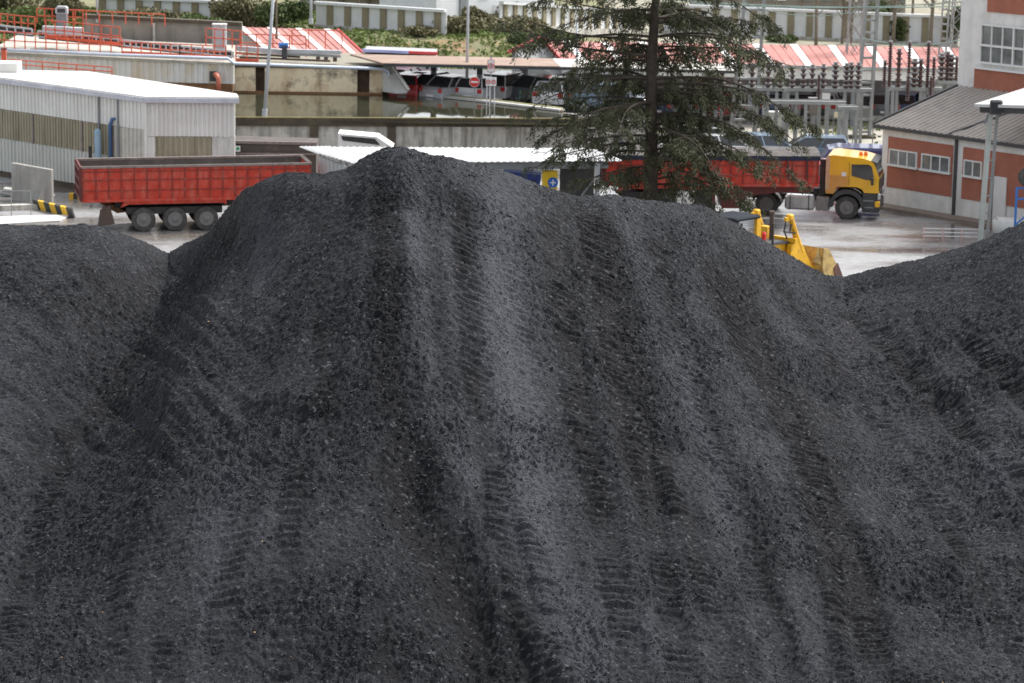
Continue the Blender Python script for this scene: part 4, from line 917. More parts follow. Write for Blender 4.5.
t = root_at('notice_board', 'small yellow and white plate on the step shaped frame by the tall mast', 'sign', G(838,118,0)); q = P(838,115,146); m = MB(); m.box(q.x-.2,q.x+.2,146,146.03,q.z-.14,q.z+.14); m.build('plate', M('cream plate', (.7,.62,.4), .6), t, True); m = MB(); m.bar((q.x,146.05,0),(q.x,146.05,q.z),.05); m.build('post', steel_lat, t, True)
# substation perimeter fence and low wall
a, b = G(655,142,0), G(892,146,0)
t = root_at('wire_fence', 'thin wire fence with slender posts along the front of the substation', 'fence', a)
for k in range(13): q = lerp(a,b,k/12); m = MB(); m.bar(q, q+UP1*1.5, .05); m.build('post', steel_lat, t, True)
for z in (.1,.55,1.0,1.48): m = MB(); m.bar(a+UP1*z, b+UP1*z, .015); m.build('wire', steel_lat, t, True)
a, b = G(655,118.5,0), G(892,122,0)
t = root_at('low_wall', 'low pale wall with dark foot running behind the substation', 'wall', a); wallquad(a, b, .1, .85, .2).build('wall', pale_conc, t, True); wallquad((a.x,a.y-.02),(b.x,b.y-.02), 0, .1, .24).build('foot', dark_conc, t, True)

# ------------------------------------------------------------ white industrial shed at left
A0 = G(146,202,0); ZT = P(146,97.5,A0.y).z       # near corner
def at_top(u, v, z): return G(u, v, z)
L0 = G(-60,69.6,ZT); R0 = P(235,96.5,A0.y+.25)
t = root_at('industrial_shed', 'long white industrial shed with cream flat roof and olive band behind the left trailer', 'building', A0)
aL = Vector((L0.x, L0.y, 0)); aC = Vector((A0.x, A0.y, 0)); aR = Vector((R0.x, R0.y, 0))
zs = [0, .25, 1.75, 3.25, ZT]
LL = (aC-aL).length
def band(a, b, z0, z1, name, mat, pitch=.26): clad(a, b, z0, z0, z1, z1, name, mat, t, pitch)
wallquad(aL, aC, 0, .3, .2).build('base', dark_conc, t, True)
band(aL, aC, .3, 1.85, 'lower_cladding', lower_clad); band(aL, aC, 3.25, ZT-.12, 'upper_cladding', white_clad)
s = 0.0
while s < LL-2.2:                                       # olive translucent bays
    e = min(s+3.6, LL-2.2); m = MB(); p, q = on(aL,aC,s,0), on(aL,aC,e-.12,0); band(p, q, 1.87, 3.23, 'olive_bay', olive_clad, .2)
    m = MB(); panel(m, aL, aC, e-.12, e, 1.85, 3.25, -.02, .07); m.build('bay_post', rim_grey, t, True); s = e
p, q = on(aL,aC,LL-2.2,0), on(aL,aC,LL,0); band(p, q, 1.87, 3.23, 'corner_bay', M('pale corner cladding', (.50,.49,.44), .6, streak=((.3,.28,.22), .6, 3, .2)))
LR = (aR-aC).length
band(aC, aR, 2.98, ZT-.12, 'end_upper_cladding', white_clad, .2)
p, q = on(aC,aR,.45,0), on(aC,aR,2.95,0); band(p, q, .3, 2.95, 'end_olive_cladding', olive_clad, .24)
p, q = on(aC,aR,0,0), on(aC,aR,.43,0); band(p, q, .3, 2.95, 'end_corner_post', white_clad, .2)
p, q = on(aC,aR,2.97,0), on(aC,aR,LR,0); band(p, q, .3, 2.95, 'end_white_cladding', M('grubby white cladding', (.56,.56,.53), .6, streak=((.3,.28,.25), .5, 3, .3)), .5)
wallquad(aC, aR, 0, .3, .2).build('end_base', dark_conc, t, True)
m = MB(); panel(m, aC, aR, .9, 1.65, .9, 2.05, .03, .12); m.build('louvre', mid_grey, t, True)
# roof slab
d = (aL-aC).normalized(); rb0 = aR+d*LL; e = .18
m = MB(); pts_ = [aC+Vector((.05,-e,0)), aR+Vector((e,-e,0)), G(237,95,ZT), G(88,72.5,ZT), G(5,71,ZT), aL+Vector((-.2,-.15,0))]
pts_ = [Vector((p.x,p.y,0)) for p in pts_]
m.prism(pts_, (0,0,ZT-.10), (0,0,ZT+.06)); m.build('roof', cream_roof, t, True)
m = MB(); m.bar(aL+Vector((-.2,-.2,ZT-.1)), aC+Vector((0,-.22,ZT-.1)), .08, .22); m.bar(aC+Vector((0,-.22,ZT-.1)), aR+Vector((.2,-.22,ZT-.1)), .08, .2); m.build('gutter', M('pale lilac gutter', (.50,.51,.56), .5), t, True)
for s_, r_ in ((LL-3.1,.05),(LL-1.75,.05)):
    m = MB(); q = on(aL,aC,s_,0,.12); m.tube([q+UP1*.3, q+UP1*(ZT-.15)], r_, 8); m.build('downpipe', mid_grey, t, True)
m = MB(); q = on(aC,aR,.03,0,.1); m.tube([q+UP1*.2, q+UP1*(ZT-.1)], .07, 8); m.build('corner_downpipe', white_clad, t, True)
# hut joined at the far left top
m = MB(); q = P(-6,70,133); m.box(q.x-2, P(9,70,133).x, 135.2, 136.5, ZT+.07, ZT+.5); m.build('roof_hatch', white_clad, t, True)
# blue tank and pipe standing at the corner
q = on(aL, aC, LL-2.55, 0, .45)
t2 = root_at('dust_filter', 'sky blue vertical tank with dark blue arched pipe beside the white shed corner', 'tank', q)
m = MB(); m.lathe([(.08,.5),(.15,.7),(.15,2.95),(.12,3.05),(.04,3.1)], 14, (q.x-.15,q.y,0)); m.build('tank', sky_blue, t2, True, smooth=True)
m = MB(); m.tube([Vector((q.x+.42,q.y,.3)), Vector((q.x+.42,q.y,3.3)), Vector((q.x+.52,q.y,3.55)), Vector((q.x+.74,q.y,3.55)), Vector((q.x+.82,q.y,3.3)), Vector((q.x+.82,q.y,.3))], .085, 8); m.build('pipe', M('dark blue pipe', (.05,.12,.26), .5), t2, True, smooth=True)
m = MB(); m.tube([Vector((q.x-.5,q.y,.2)), Vector((q.x-.5,q.y,2.3))], .08, 8); m.build('dark_pipe', black_steel, t2, True)
for u, v, mat, lb in ((29,139.5,sign_green,'small green and orange notice on the white shed wall'),(36,141,M('pale blue notice', (.45,.6,.72)),'small pale blue notice right of the green notice on the shed wall')):
    s_ = min(LL, max(0, (G(u,172,0)-aL).dot((aC-aL).normalized()))); z = 1.9+.05
    pz = on(aL,aC,s_,z,.09); t3 = root_at('notice', lb, 'sign', pz); m = MB(); panel(m, aL, aC, s_-.16, s_+.16, z-.15, z+.28, .075, .1); m.build('plate', mat, t3, True)
    m = MB(); panel(m, aL, aC, s_-.1, s_+.06, z-.05, z+.15, .101, .11); m.build('symbol', sign_white if mat == sign_green else sky_blue, t3, True)
# concrete bits near the shed
q0, q1 = G(12,200,0), G(52,206,0)
t = root_at('concrete_slab', 'upright grey concrete slab leaning by the left edge of the yard', 'wall', q0)
m = MB(); zA_, zB_ = P(12,163,q0.y).z, P(52,170,q1.y).z
m.add([q0,q1,Vector((q1.x,q1.y,zB_)),Vector((q0.x,q0.y,zA_)),q0+Vector((.05,.25,0)),q1+Vector((.05,.25,0)),Vector((q1.x+.05,q1.y+.25,zB_)),Vector((q0.x+.05,q0.y+.25,zA_))], [(3,2,1,0),(4,5,6,7),(0,1,5,4),(1,2,6,5),(2,3,7,6),(3,0,4,7)])
m.build('slab', M('weathered slab concrete', (.33,.32,.30), .85, streak=((.18,.17,.15), .6, 3, .4)), t, True)
q = G(44,204,0); t = root_at('concrete_block', 'tilted pale block in front of the upright concrete slab', 'block', q, rz=.2)
m = MB(); m.box(-.3,.3,-.25,.2,.0,.55,Matrix.Rotation(.35,4,'Y')); m.build('block', pale_conc, t)
q = G(13,196,0); t = root_at('pallet_of_sheets', 'stack of pale sheets behind the wire rail at the left edge', 'stack', q)
for k in range(4): m = MB(); m.box(-.55+.04*k,.5,-.3,.3,.08*k+.02,.08*k+.09,Matrix.Rotation(.12,4,'Y')); m.build('sheet', pale_conc if k % 2 else mid_grey, t)
a, b = G(-10,211,0), G(40,209,0); t = root_at('kerb_stone', 'low grey concrete kerb block lying at the left edge', 'kerb', a); m = MB(); m.bar(a+UP1*.12, b+UP1*.12, .4, .24); m.build('stone', concrete, t, True)
a, b = G(-10,226,0), G(100,222,0); t = root_at('white_pad', 'pale concrete pad at the left edge of the yard', 'slab', a); m = MB(); m.prism([a,G(60,222,0),G(72,216,0),G(-10,218,0)], (0,0,.006), (0,0,.07)); m.build('slab', M('bright concrete pad', (.62,.61,.58), .6), t, True)
railing('thin grey wire rail across the concrete slab at the left edge', [G(-8,216,0), G(31,216,0)], 1.1, 3, group='', rails=(1.0,.5), r=.015, mat=steel_lat, name='wire_rail')
# striped barrier
a, b = G(33,209,0), G(72,218.5,0)
t = root_at('striped_barrier', 'yellow and black striped concrete barrier lying on the yard at left', 'barrier', a); n = 7
for k in range(n):
    p, q = lerp(a,b,k/n), lerp(a,b,(k+1)/n); m = MB(); m.prism([p+Vector((.10,0,0)), q+Vector((.10,0,0)), q+Vector((-.03,0,.42)), p+Vector((-.03,0,.42))], (0,-.0,0), (0,.34,0)); m.build('yellow_stripe' if k % 2 else 'black_stripe', stripe_y if k % 2 else stripe_k, t, True)
q = G(76,199,0); t = root_at('striped_barrier', 'small yellow and black block just left of the trailer rear', 'barrier', q)
for k in range(4): m = MB(); m.box(-.3+.2*k, -.1+.2*k, -.15, .15, 0, .26); m.build('stripe', stripe_y if k % 2 == 0 else stripe_k, t)

# ------------------------------------------------------------ vehicles: wheels
def wheel(parent, x, y, r, w, side, hubmat=hub_grey, dual=False, deep=.06):
    """side -1: outer face towards -y"""
    m = MB(); s = side
    m.lathe([(r*.60,-w/2*s),(r*.93,-w/2*s),(r,-w*.36*s),(r,w*.36*s),(r*.93,w/2*s),(r*.60,w/2*s)][::(1 if s>0 else -1)], 28, (x,y,r), 'y'); o = m.build('wheel', rubber, parent, smooth=False)
    m = MB(); f = w/2*s+.004*s
    m.lathe([(r*.60,f-.0),(r*.56,f+.012*s),(r*.50,f-deep*s),(r*.26,f-deep*1.3*s),(r*.24,f+.02*s),(r*.12,f+.05*s),(.01,f+.05*s)], 24, (x,y,r), 'y'); m.build('rim', hubmat, o)
    m = MB()
    for k in range(8): a = k*math.pi/4; m.lathe([(.022,f-deep*1.3*s),(.022,f-deep*1.3*s+.03*s)], 6, (x+math.cos(a)*r*.34,y,r+math.sin(a)*r*.34), 'y')
    m.build('wheel_nuts', M('dark wheel nuts', (.09,.085,.08), .6), o)
    return o

def trailer(label, loc, rz, L, paint, tarp=False, wheels=(2.15,3.47,4.79), zb=1.36, zt=2.82, slope=0.0):
    t = thing('tipper_trailer', label, 'trailer', loc, rz); Wd = 2.5; y0, y1 = -Wd/2, Wd/2
    m = MB(); m.box(.0,L,y0,y0+.06,zb,zt); m.box(.0,L,y1-.06,y1,zb,zt); m.box(L-.06,L,y0+.061,y1-.061,zb,zt); m.box(.0,L,y0+.061,y1-.061,zb,zb+.06); m.build('body', paint, t)
    m = MB(); nr_ = int(L/.52)
    for k in range(nr_+1):
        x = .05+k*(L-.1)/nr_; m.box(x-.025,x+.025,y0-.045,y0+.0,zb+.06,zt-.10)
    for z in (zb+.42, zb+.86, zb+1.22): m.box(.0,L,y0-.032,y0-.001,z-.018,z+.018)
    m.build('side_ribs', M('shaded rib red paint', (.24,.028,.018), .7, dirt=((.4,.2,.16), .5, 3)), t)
    m = MB(); m.box(-.02,L+.02,y0-.06,y0+.10,zt-.09,zt); m.box(-.02,L+.02,y1-.10,y1+.06,zt-.09,zt+.002); m.box(L-.1,L+.03,y0+.11,y1-.11,zt-.09,zt); m.build('top_rim', rim_grey, t)
    m = MB(); m.box(.02,L,y0-.06,y0+.04,zb-.06,zb+.06); m.build('bottom_rail', paint, t)
    m = MB(); m.box(-.07,-.005,y0,y1,zb-.05,zt-.02)
    for z in (zb+.1,zb+.5,zb+.9,zb+1.3): m.box(-.13,-.071,y0+.05,y1-.05,z-.04,z+.04)
    for y in (y0+.04,-.6,0,.6,y1-.04): m.box(-.12,-.072,y-.04,y+.04,zb,zt-.05)
    m.build('tailgate', dark_red, t)
    m = MB(); m.box(.06,.5,y0+.061,y1-.061,zb+.07,zb+.5); m.xz([(.1,zb+.08),(L-.1,zb+.08),(L-.1,zt-.5),(L*.5,zt-.35),(.6,zb+.5)], y0+.07, y1-.07); 
    if not tarp: m = MB(); m.box(.07,L-.07,y0+.07,y1-.07,zb+.07,zb+.10); m.box(.07,L-.07,y1-.085,y1-.062,zb+.101,zt-.1); m.box(.07,L-.07,y0+.062,y0+.085,zb+.101,zt-.1); m.build('floor_liner', M('coal stained liner', (.10,.085,.075), .8, streak=((.2,.17,.15), .5, 3, 1)), t)
    # chassis
    m = MB(); m.box(1.4,L-.2,-.55,-.40,zb-.42,zb-.07); m.box(1.4,L-.2,.40,.55,zb-.42,zb-.07); m.build('chassis_rails', dark_red if tarp else black_steel, t)
    m = MB(); m.xz([(wheels[0]-.95,zb-.30),(wheels[0]-.80,zb-.05),(wheels[-1]+.85,zb-.05),(wheels[-1]+.85,zb-.28),(wheels[-1]+.75,zb-.18),(wheels[0]-.6,zb-.18)], y0-.0, y0+.3); m.build('side_skirt', paint, t)
    m = MB(); m.box(wheels[0]-.7,wheels[-1]+.7,-1.0,1.0,.72,zb-.35); m.build('suspension', black_steel, t)
    m = MB(); m.box(1.0,1.22,-1.05,1.05,.30,1.1); m.build('rear_underrun', mud_brown, t)
    m = MB(); m.xz([(.75,.95),(1.15,1.15),(1.35,.35),(.62,.22)], y0+.15, y0+.22); m.build('mud_flap', mud_brown, t)
    m = MB(); m.xz([(.55,1.3),(.9,1.3),(1.9,.75),(1.5,.70)], -.5, .5); m.build('tipping_hinge', rust, t)
    for x in wheels:
        wheel(t, x, y0+.20, .51, .36, -1); wheel(t, x, y1-.20, .51, .36, 1)
        m = MB(); m.lathe([(.09,-.9),(.09,.9)], 8, (x,0,.51), 'y'); m.build('axle', black_steel, t)
    if tarp:
        m = MB(); m.box(-.03,L+.03,y0-.075,y0-.062,zt-.16,zt+.04); m.box(-.03,L+.03,y1+.062,y1+.075,zt-.16,zt+.04); m.box(L+.035,L+.05,y0,y1,zt-.16,zt+.04); m.build('blue_tarp_edge', tarp_blue, t)
        nx, ny = 60, 14; X_, Y_ = np.meshgrid(np.linspace(-.05,L+.05,nx), np.linspace(y0-.09,y1+.09,ny)); f = 1-(np.abs(Y_)/(Wd/2+.09))**3
        Z_ = zt+.02+.20*f+.07*vnoise(X_*2.2,Y_*1.5,55)+.05*vnoise(X_*5,Y_*2.5,56); ii = np.arange(nx*ny).reshape(ny,nx)
        npmesh('tarpaulin', np.stack([X_,Y_,Z_],-1).reshape(-1,3), np.stack([ii[:-1,:-1],ii[:-1,1:],ii[1:,1:],ii[1:,:-1]],-1).reshape(-1,4), tarp_grey, t, smooth=True)
        for x in (L-1.4, L-.55): m = MB(); m.bar((x,y0-.1,zt+.05),(x+.04,y0-.1,zt-1.0),.05); m.build('tarp_strap', black_steel, t)
        m = MB(); m.xz([(L-4.3,zb-.08),(L-.8,zb-.08),(L-1.9,zb-.42),(L-3.0,zb-.55),(L-3.3,zb-1.1),(L-4.1,zb-1.1)], -.7, .7); m.build('gooseneck', dark_red, t)
        m = MB(); m.box(L-6.2,L-5.4,y0+.05,y0+.4,zb-.85,zb-.25,bev=.03); m.build('tool_box', render_white, t)
        for sx in (L-4.6,): m = MB(); m.box(sx,sx+.14,y0+.2,y0+.34,.25,zb-.1); m.box(sx-.06,sx+.2,y0+.14,y0+.40,.2,.25); m.build('landing_leg', dark_red, t)
    return t
def heading(p, q): d = q-p; return math.atan2(d.y, d.x)
# left trailer
w0, w2 = G(144,232,0), G(209,229.5,0); hd = heading(w0, w2)
hd = R(13)
off = Matrix.Rotation(hd,3,'Z') @ Vector((2.55,-1.25,0)); loc = w0-off
t_left = trailer('faded red open tipper trailer with three wheels in view at left', loc, hd, 9.65, red_paint2, False, wheels=(2.55,3.87,5.19))
# right trailer
k = P(817,190,122.8); w = G(766,215.5,0)
TL = 9.3; hd2 = R(3.5); loc = Vector((k.x,122.2,0)) - Matrix.Rotation(hd2,3,'Z') @ Vector((TL,-1.25,0))
t_right = trailer('red tipper trailer with blue edged grey tarpaulin behind the conifer, coupled to the yellow cab', loc, hd2, TL, red_paint, True, wheels=(1.5,2.8,4.1), zb=1.78, zt=3.03)

# tractor
def tractor(loc, rz):
    t = thing('truck_tractor', 'yellow tractor truck with day cab and silver fuel tank parked before the brick building', 'truck', loc, rz); y0, y1 = -1.2, 1.2
    cab = [(2.62,1.12),(2.60,2.70),(2.66,2.80),(2.9,2.84),(4.2,2.74),(4.58,2.64),(4.70,2.50),(4.92,1.9),(4.94,1.22),(4.30,1.22),(4.18,1.38),(3.95,1.46),(3.1,1.44),(2.95,1.12)]
    m = MB(); m.xz(cab, y0, y1); m.build('cab', yellow_cab, t)
    m = MB(); m.xz([(2.60,1.13),(2.60,1.95),(3.55,1.95),(3.55,1.5),(3.1,1.46),(2.94,1.13)], y0-.012, y0-.002); m.build('lower_cab_panel', yellow_dusty, t)
    m = MB(); m.xz([(2.585,1.3),(2.585,2.69),(2.66,2.79),(2.76,2.81),(2.74,1.3)], y0-.014, y0-.002); m.box(2.57,2.598,y0+.05,y1-.05,1.2,2.68); m.build('rear_panel', M('peeling tan paint', (.55,.38,.22), .7, dirt=((.7,.66,.6), .8, 6)), t)
    m = MB(); m.xz([(3.70,2.46),(3.72,1.96),(4.35,1.80),(4.72,1.80),(4.60,2.38),(4.45,2.48)], y0-.022, y0-.003); m.build('side_window', dark_glass, t)
    m = MB(); m.xz([(3.60,2.58),(3.60,1.52),(3.62,1.52),(3.62,2.58)], y0-.016, y0-.002); m.build('door_seam', M('door seam shadow gap', (.2,.09,.01), .8), t)
    m = MB(); m.add([(4.735,y0+.1,2.46),(4.735,y1-.1,2.46),(4.93,y1-.1,1.92),(4.93,y0+.1,1.92),(4.68,y0+.1,2.44),(4.68,y1-.1,2.44),(4.9,y1-.1,1.9),(4.9,y0+.1,1.9)], [(0,1,2,3),(7,6,5,4),(0,4,5,1),(1,5,6,2),(2,6,7,3),(3,7,4,0)]); m.build('windscreen', dark_glass, t)
    m = MB(); m.xz([(4.55,2.67),(4.82,2.56),(4.81,2.51),(4.6,2.58)], y0, y1); m.build('sun_visor', dark_grey, t)
    m = MB(); m.box(4.941,4.97,y0+.1,y1-.1,1.3,1.85); m.build('grille', dark_grey, t)
    # wheel arch
    arch = []; 
    for k in range(13): a = math.pi*(k/12); arch.append((3.55+.80*math.cos(a), .52+.80*math.sin(a)+.02))
    for k in range(12,-1,-1): a = math.pi*(k/12); arch.append((3.55+.64*math.cos(a), .52+.62*math.sin(a)))
    m = MB(); m.xz(arch, y0-.03, y0+.55); m.build('wheel_arch', dark_grey, t); m = MB(); m.xz(arch, y1-.55, y1+.03); m.build('wheel_arch', dark_grey, t)
    m = MB(); m.box(4.22,4.86,y0+.0,y0+.7,.36,1.21,bev=.04); m.build('steps', dark_grey, t); m = MB(); m.box(4.22,4.86,y1-.7,y1,.36,1.21,bev=.04); m.build('steps', dark_grey, t)
    m = MB(); 
    for z in (.55,.85): m.box(4.25,4.75,y0-.02,y0+.1,z,z+.05)
    m.build('step_treads', mid_grey, t)
    m = MB(); m.box(4.55,4.98,y0+.02,y1-.02,.34,.82,bev=.05); m.build('bumper', dark_grey, t)
    m = MB(); m.box(4.78,5.0,y0-.03,y0+.2,.60,.86,bev=.03); m.build('corner_panel', yellow_cab, t)
    for s in (-1,1): m = MB(); m.box(4.88,5.0,s*.98-.16,s*.98+.16,.92,1.18,bev=.03); m.build('headlight', clear_lamp, t)
    m = MB(); m.box(3.28,3.48,y0-.02,y0-.013,1.92,2.10); m.build('door_sticker', sign_white, t)
    for x in (4.02,4.22): m = MB(); m.lathe([(.09,0),(.09,.05),(.075,.16),(.03,.19)], 12, (x,-.3+.5*(x-4.0),2.74)); m.build('beacon', orange_lamp, t)
    for s in (-1,1): m = MB(); m.bar((4.55,s*1.2,1.85),(4.68,s*1.38,1.78),.05); m.box(4.60,4.72,s*1.44-.08,s*1.44+.08,1.6,2.1 if s > 0 else 1.95,bev=.03); m.build('mirror', dark_grey, t)
    m = MB(); m.xz([(4.08,2.6),(4.26,2.6),(4.26,2.5),(4.08,2.5)], -.9,-.7); m.xz([(3.95,1.8),(4.3,1.8),(4.25,2.35),(4.0,2.35)], -.9,-.4); m.build('seat', dark_grey, t)
    m = MB(); m.box(2.3,2.55,-1.0,-.75,1.0,2.6); m.box(2.3,2.56,-.5,.9,.95,2.3); m.box(2.0,2.5,-.7,.7,.75,1.25); m.build('intake_stack', black_steel, t)
    m = MB(); m.box(-.9,4.2,-.48,-.36,.68,.94); m.box(-.9,4.2,.36,.48,.68,.94); m.build('chassis_rails', black_steel, t)
    m = MB(); m.box(-.7,.6,-.45,.45,.95,1.12,bev=.05); m.build('coupling_plate', black_steel, t)
    m = MB(); m.box(.80,2.12,y0+.02,y0+.62,.33,.98,bev=.09); m.build('fuel_tank', alu, t)
    for x in (1.02,1.84): m = MB(); m.box(x,x+.05,y0+.0,y0+.64,.31,1.0,bev=.09); m.build('tank_strap', dark_grey, t)
    m = MB(); m.box(2.18,2.78,y0+.04,y0+.6,.33,.95,bev=.04); m.build('side_box', M('dusty grey side box', (.25,.23,.22), .7, dirt=((.15,.12,.1), .6, 4)), t)
    fen = []
    for k in range(11): a = math.pi*(.05+.9*k/10); fen.append((.66*math.cos(a), .52+.64*math.sin(a)))
    for k in range(10,-1,-1): a = math.pi*(.05+.9*k/10); fen.append((.60*math.cos(a), .52+.58*math.sin(a)))
    m = MB(); m.xz(fen, y0, y0+.6); m.xz(fen, y1-.6, y1); m.build('rear_mudguard', black_steel, t)
    for x, wd in ((0,.56),(3.55,.34)):
        wheel(t, x, y0+.02+wd/2, .52, wd, -1, hub_grey, deep=.14 if x == 0 else .03); wheel(t, x, y1-.02-wd/2, .52, wd, 1)
    return t
wd0, wd1 = G(766,215.8,0), G(846,219.8,0); hd3 = heading(wd0, wd1); hd3 = max(hd3, R(-12))
loc = wd0 - Matrix.Rotation(hd3,3,'Z') @ Vector((0,-1.2,0)); tractor(loc, hd3)

# ------------------------------------------------------------ cars
def car(label, loc, rz, paint, L=4.3, Hh=1.48, Wd=1.75, style='hatch', group='cars parked at the works'):
    t = thing('parked_car', label, 'car', loc, rz, group); h = Hh; gl = .30
    if style == 'van': body = [(0,.3),(0,1.0),(.1,h-.1),(.3,h),(L-1.5,h),(L-1.0,h-.1),(L-.6,1.1),(L-.05,.9),(L,.45),(L-.05,.3)]; cab = (.35,L-1.45,L-.75,.12)
    elif style == 'sedan': body = [(0,.35),(0,.85),(.15,.98),(.75,1.0),(L-1.35,.98),(L-.3,.82),(L-.02,.65),(L,.35)]; cab = (.55,1.05,L-1.95,L-1.15)
    else: body = [(0,.35),(-.02,.75),(.05,.98),(.4,1.0),(L-1.25,.96),(L-.3,.82),(L-.02,.65),(L,.35)]; cab = (.05,.35,L-1.9,L-1.05)
    b = .08; m = MB(); n = len(body); rings = []
    for y, k in ((-Wd/2,.0),(-Wd/2+b,1.0),(Wd/2-b,1.0),(Wd/2,.0)):
        cx, cz = L/2, .65; rings.append([(cx+(x-cx)*(1 if k else .97), y, cz+(z-cz)*(1 if k else .90)) for x, z in body])
    V = [p for r in rings for p in r]; F = [tuple(range(n-1,-1,-1)), tuple(range(3*n,4*n))]
    for r in range(3):
        for i in range(n): j = (i+1)%n; F.append((r*n+i, r*n+j, r*n+n+j, r*n+n+i))
    m.add(V, F); bo = m.build('body', paint, t)
    if style != 'van':
        x0, x1, x2, x3 = cab; zc = .97; w0_, w1_ = Wd/2-.06, Wd/2-.24
        V = [(x0,-w0_,zc),(x3,-w0_,zc),(x3,w0_,zc),(x0,w0_,zc),(x1,-w1_,h-.04),(x2,-w1_,h-.04),(x2,w1_,h-.04),(x1,w1_,h-.04)]
        m = MB(); m.add(V, [(3,2,1,0),(4,5,6,7),(0,1,5,4),(1,2,6,5),(2,3,7,6),(3,0,4,7)]); m.build('windows', dark_glass, t)
        m = MB(); m.box(x1-.05,x2+.05,-w1_-.03,w1_+.03,h-.045,h,bev=.03)
        for sy in (-1,1):
            for xa, xb in ((x0,x1),(x3,x2),((x0+x3)/2,(x1+x2)/2)): m.bar((xa,sy*(w0_+.005),zc),(xb,sy*(w1_+.01),h-.03),.07,.05)
        m.build('roof', paint, t)
    else:
        for sy in (-1,1): m = MB(); m.xz([(L-2.3,1.1),(L-2.3,h-.3),(L-1.3,h-.3),(L-.9,1.1)], sy*Wd/2-(.004 if sy<0 else .0), sy*Wd/2+(.004 if sy>0 else 0)); m.build('side_window', dark_glass, t)
        m = MB(); m.box(-.03,-.0,-Wd/2+.2,Wd/2-.2,1.05,h-.3); m.build('rear_window', dark_glass, t)
    for x in (.75, L-.8):
        for sy in (-1,1):
            m = MB(); r = .31; m.lathe([(r*.6,-.1),(r,-.08),(r,.08),(r*.6,.1)], 16, (x,sy*(Wd/2-.09),r), 'y'); w_ = m.build('wheel', rubber, t)
            m = MB(); m.lathe([(r*.62,sy*.103),(r*.5,sy*.115),(.02,sy*.11)], 12, (x,sy*(Wd/2-.09),r), 'y'); m.build('rim', M('dull alloy rim', (.3,.3,.3), .5), w_)
    for sy in (-1,1):
        m = MB(); m.box(-.04,.06,sy*(Wd/2-.18)-.13,sy*(Wd/2-.18)+.13,.72,.95,bev=.02); m.build('tail_light', red_lamp, t)
        m = MB(); m.box(L-.12,L+.015,sy*(Wd/2-.22)-.16,sy*(Wd/2-.22)+.16,.60,.74,bev=.02); m.build('headlight', clear_lamp, t)
    m = MB(); m.box(-.06,.0,-.26,.26,.48,.60); m.build('number_plate', sign_white, t)
    return t
def cpaint(nm, c): return M(nm+' car paint', c, .3, var=.05, coat=.6)
silver, white_c, dgrey_c, red_c, dred_c, dblue_c, pblue_c, black_c = cpaint('silver',(.34,.35,.36)), cpaint('white',(.55,.55,.55)), cpaint('dark grey',(.10,.11,.12)), cpaint('red',(.50,.02,.03)), cpaint('dark red',(.10,.01,.02)), cpaint('dark blue',(.02,.04,.12)), cpaint('pale blue',(.13,.19,.26)), cpaint('black',(.02,.022,.025))
ck = kz-.1; cdrop = .40
def put(u, v, z, rz, L, *a, **k):
    if z == ck: k.setdefault('Hh', 1.48)
    p = G(u, v, z)
    if z == ck: p.z -= cdrop
    c = Matrix.Rotation(rz,3,'Z') @ Vector((L/2,0,0)); return car(a[0], p-c, rz, a[1], L, **k)
put(417,92,ck,R(68),3.9,'bright red hatchback seen from behind at the left end of the carport',red_c)
put(406,86,ck,R(66),3.8,'dark red car just behind the bright red hatchback',dred_c)
put(458,95,ck,R(48),4.3,'silver saloon under the carport left of the tall pole',silver,style='sedan')
put(485,95.5,ck,R(62),3.8,'white car low beside the no entry sign',white_c)
put(435,91,ck,R(64),4.0,'black car between the bright red hatchback and the silver saloon',black_c)
put(511,93,ck,R(60),4.2,'silver white hatchback left of the dark grey people carrier',white_c,Hh=1.55)
put(535,97,ck,R(132),4.3,'dark grey people carrier with silver rear door beside the conifer branches',dgrey_c,Hh=1.6)
put(590,99,ck,R(20),4.2,'dark blue car glimpsed through the left conifer branches',dblue_c)
put(612,104,ck,R(-10),4.2,'pale blue car glimpsed through the conifer left of its trunk',pblue_c)
put(560,99,ck,R(70),4.0,'white car hidden behind the conifer fringe',white_c)
# ground level cars behind the right trailer
put(628,152,0,R(70),4.2,'red car with white roof left of the conifer trunk',red_c)
put(648,160,0,R(10),4.2,'white car just behind the conifer trunk',white_c,Hh=1.5)
put(684,160,0,R(172),4.4,'silver off road car behind the red trailer right of the trunk',silver,Hh=1.75)
put(724,163,0,R(5),4.4,'white saloon behind the middle of the red trailer',white_c,style='sedan')
put(768,163,0,R(2),4.3,'pale silver blue saloon behind the right end of the red trailer',pblue_c,style='sedan')
put(808,165,0,R(176),4.2,'light blue car with roof bars just left of the yellow cab',pblue_c)
v = put(860,184,0,R(178),5.2,'dark violet blue van roof showing behind the yellow cab',cpaint('violet blue',(.03,.03,.11)),style='van',Hh=1.85,Wd=1.9)
put(816,190,0,R(100),4.2,'red car glimpsed between the trailer front and the yellow cab',red_c)
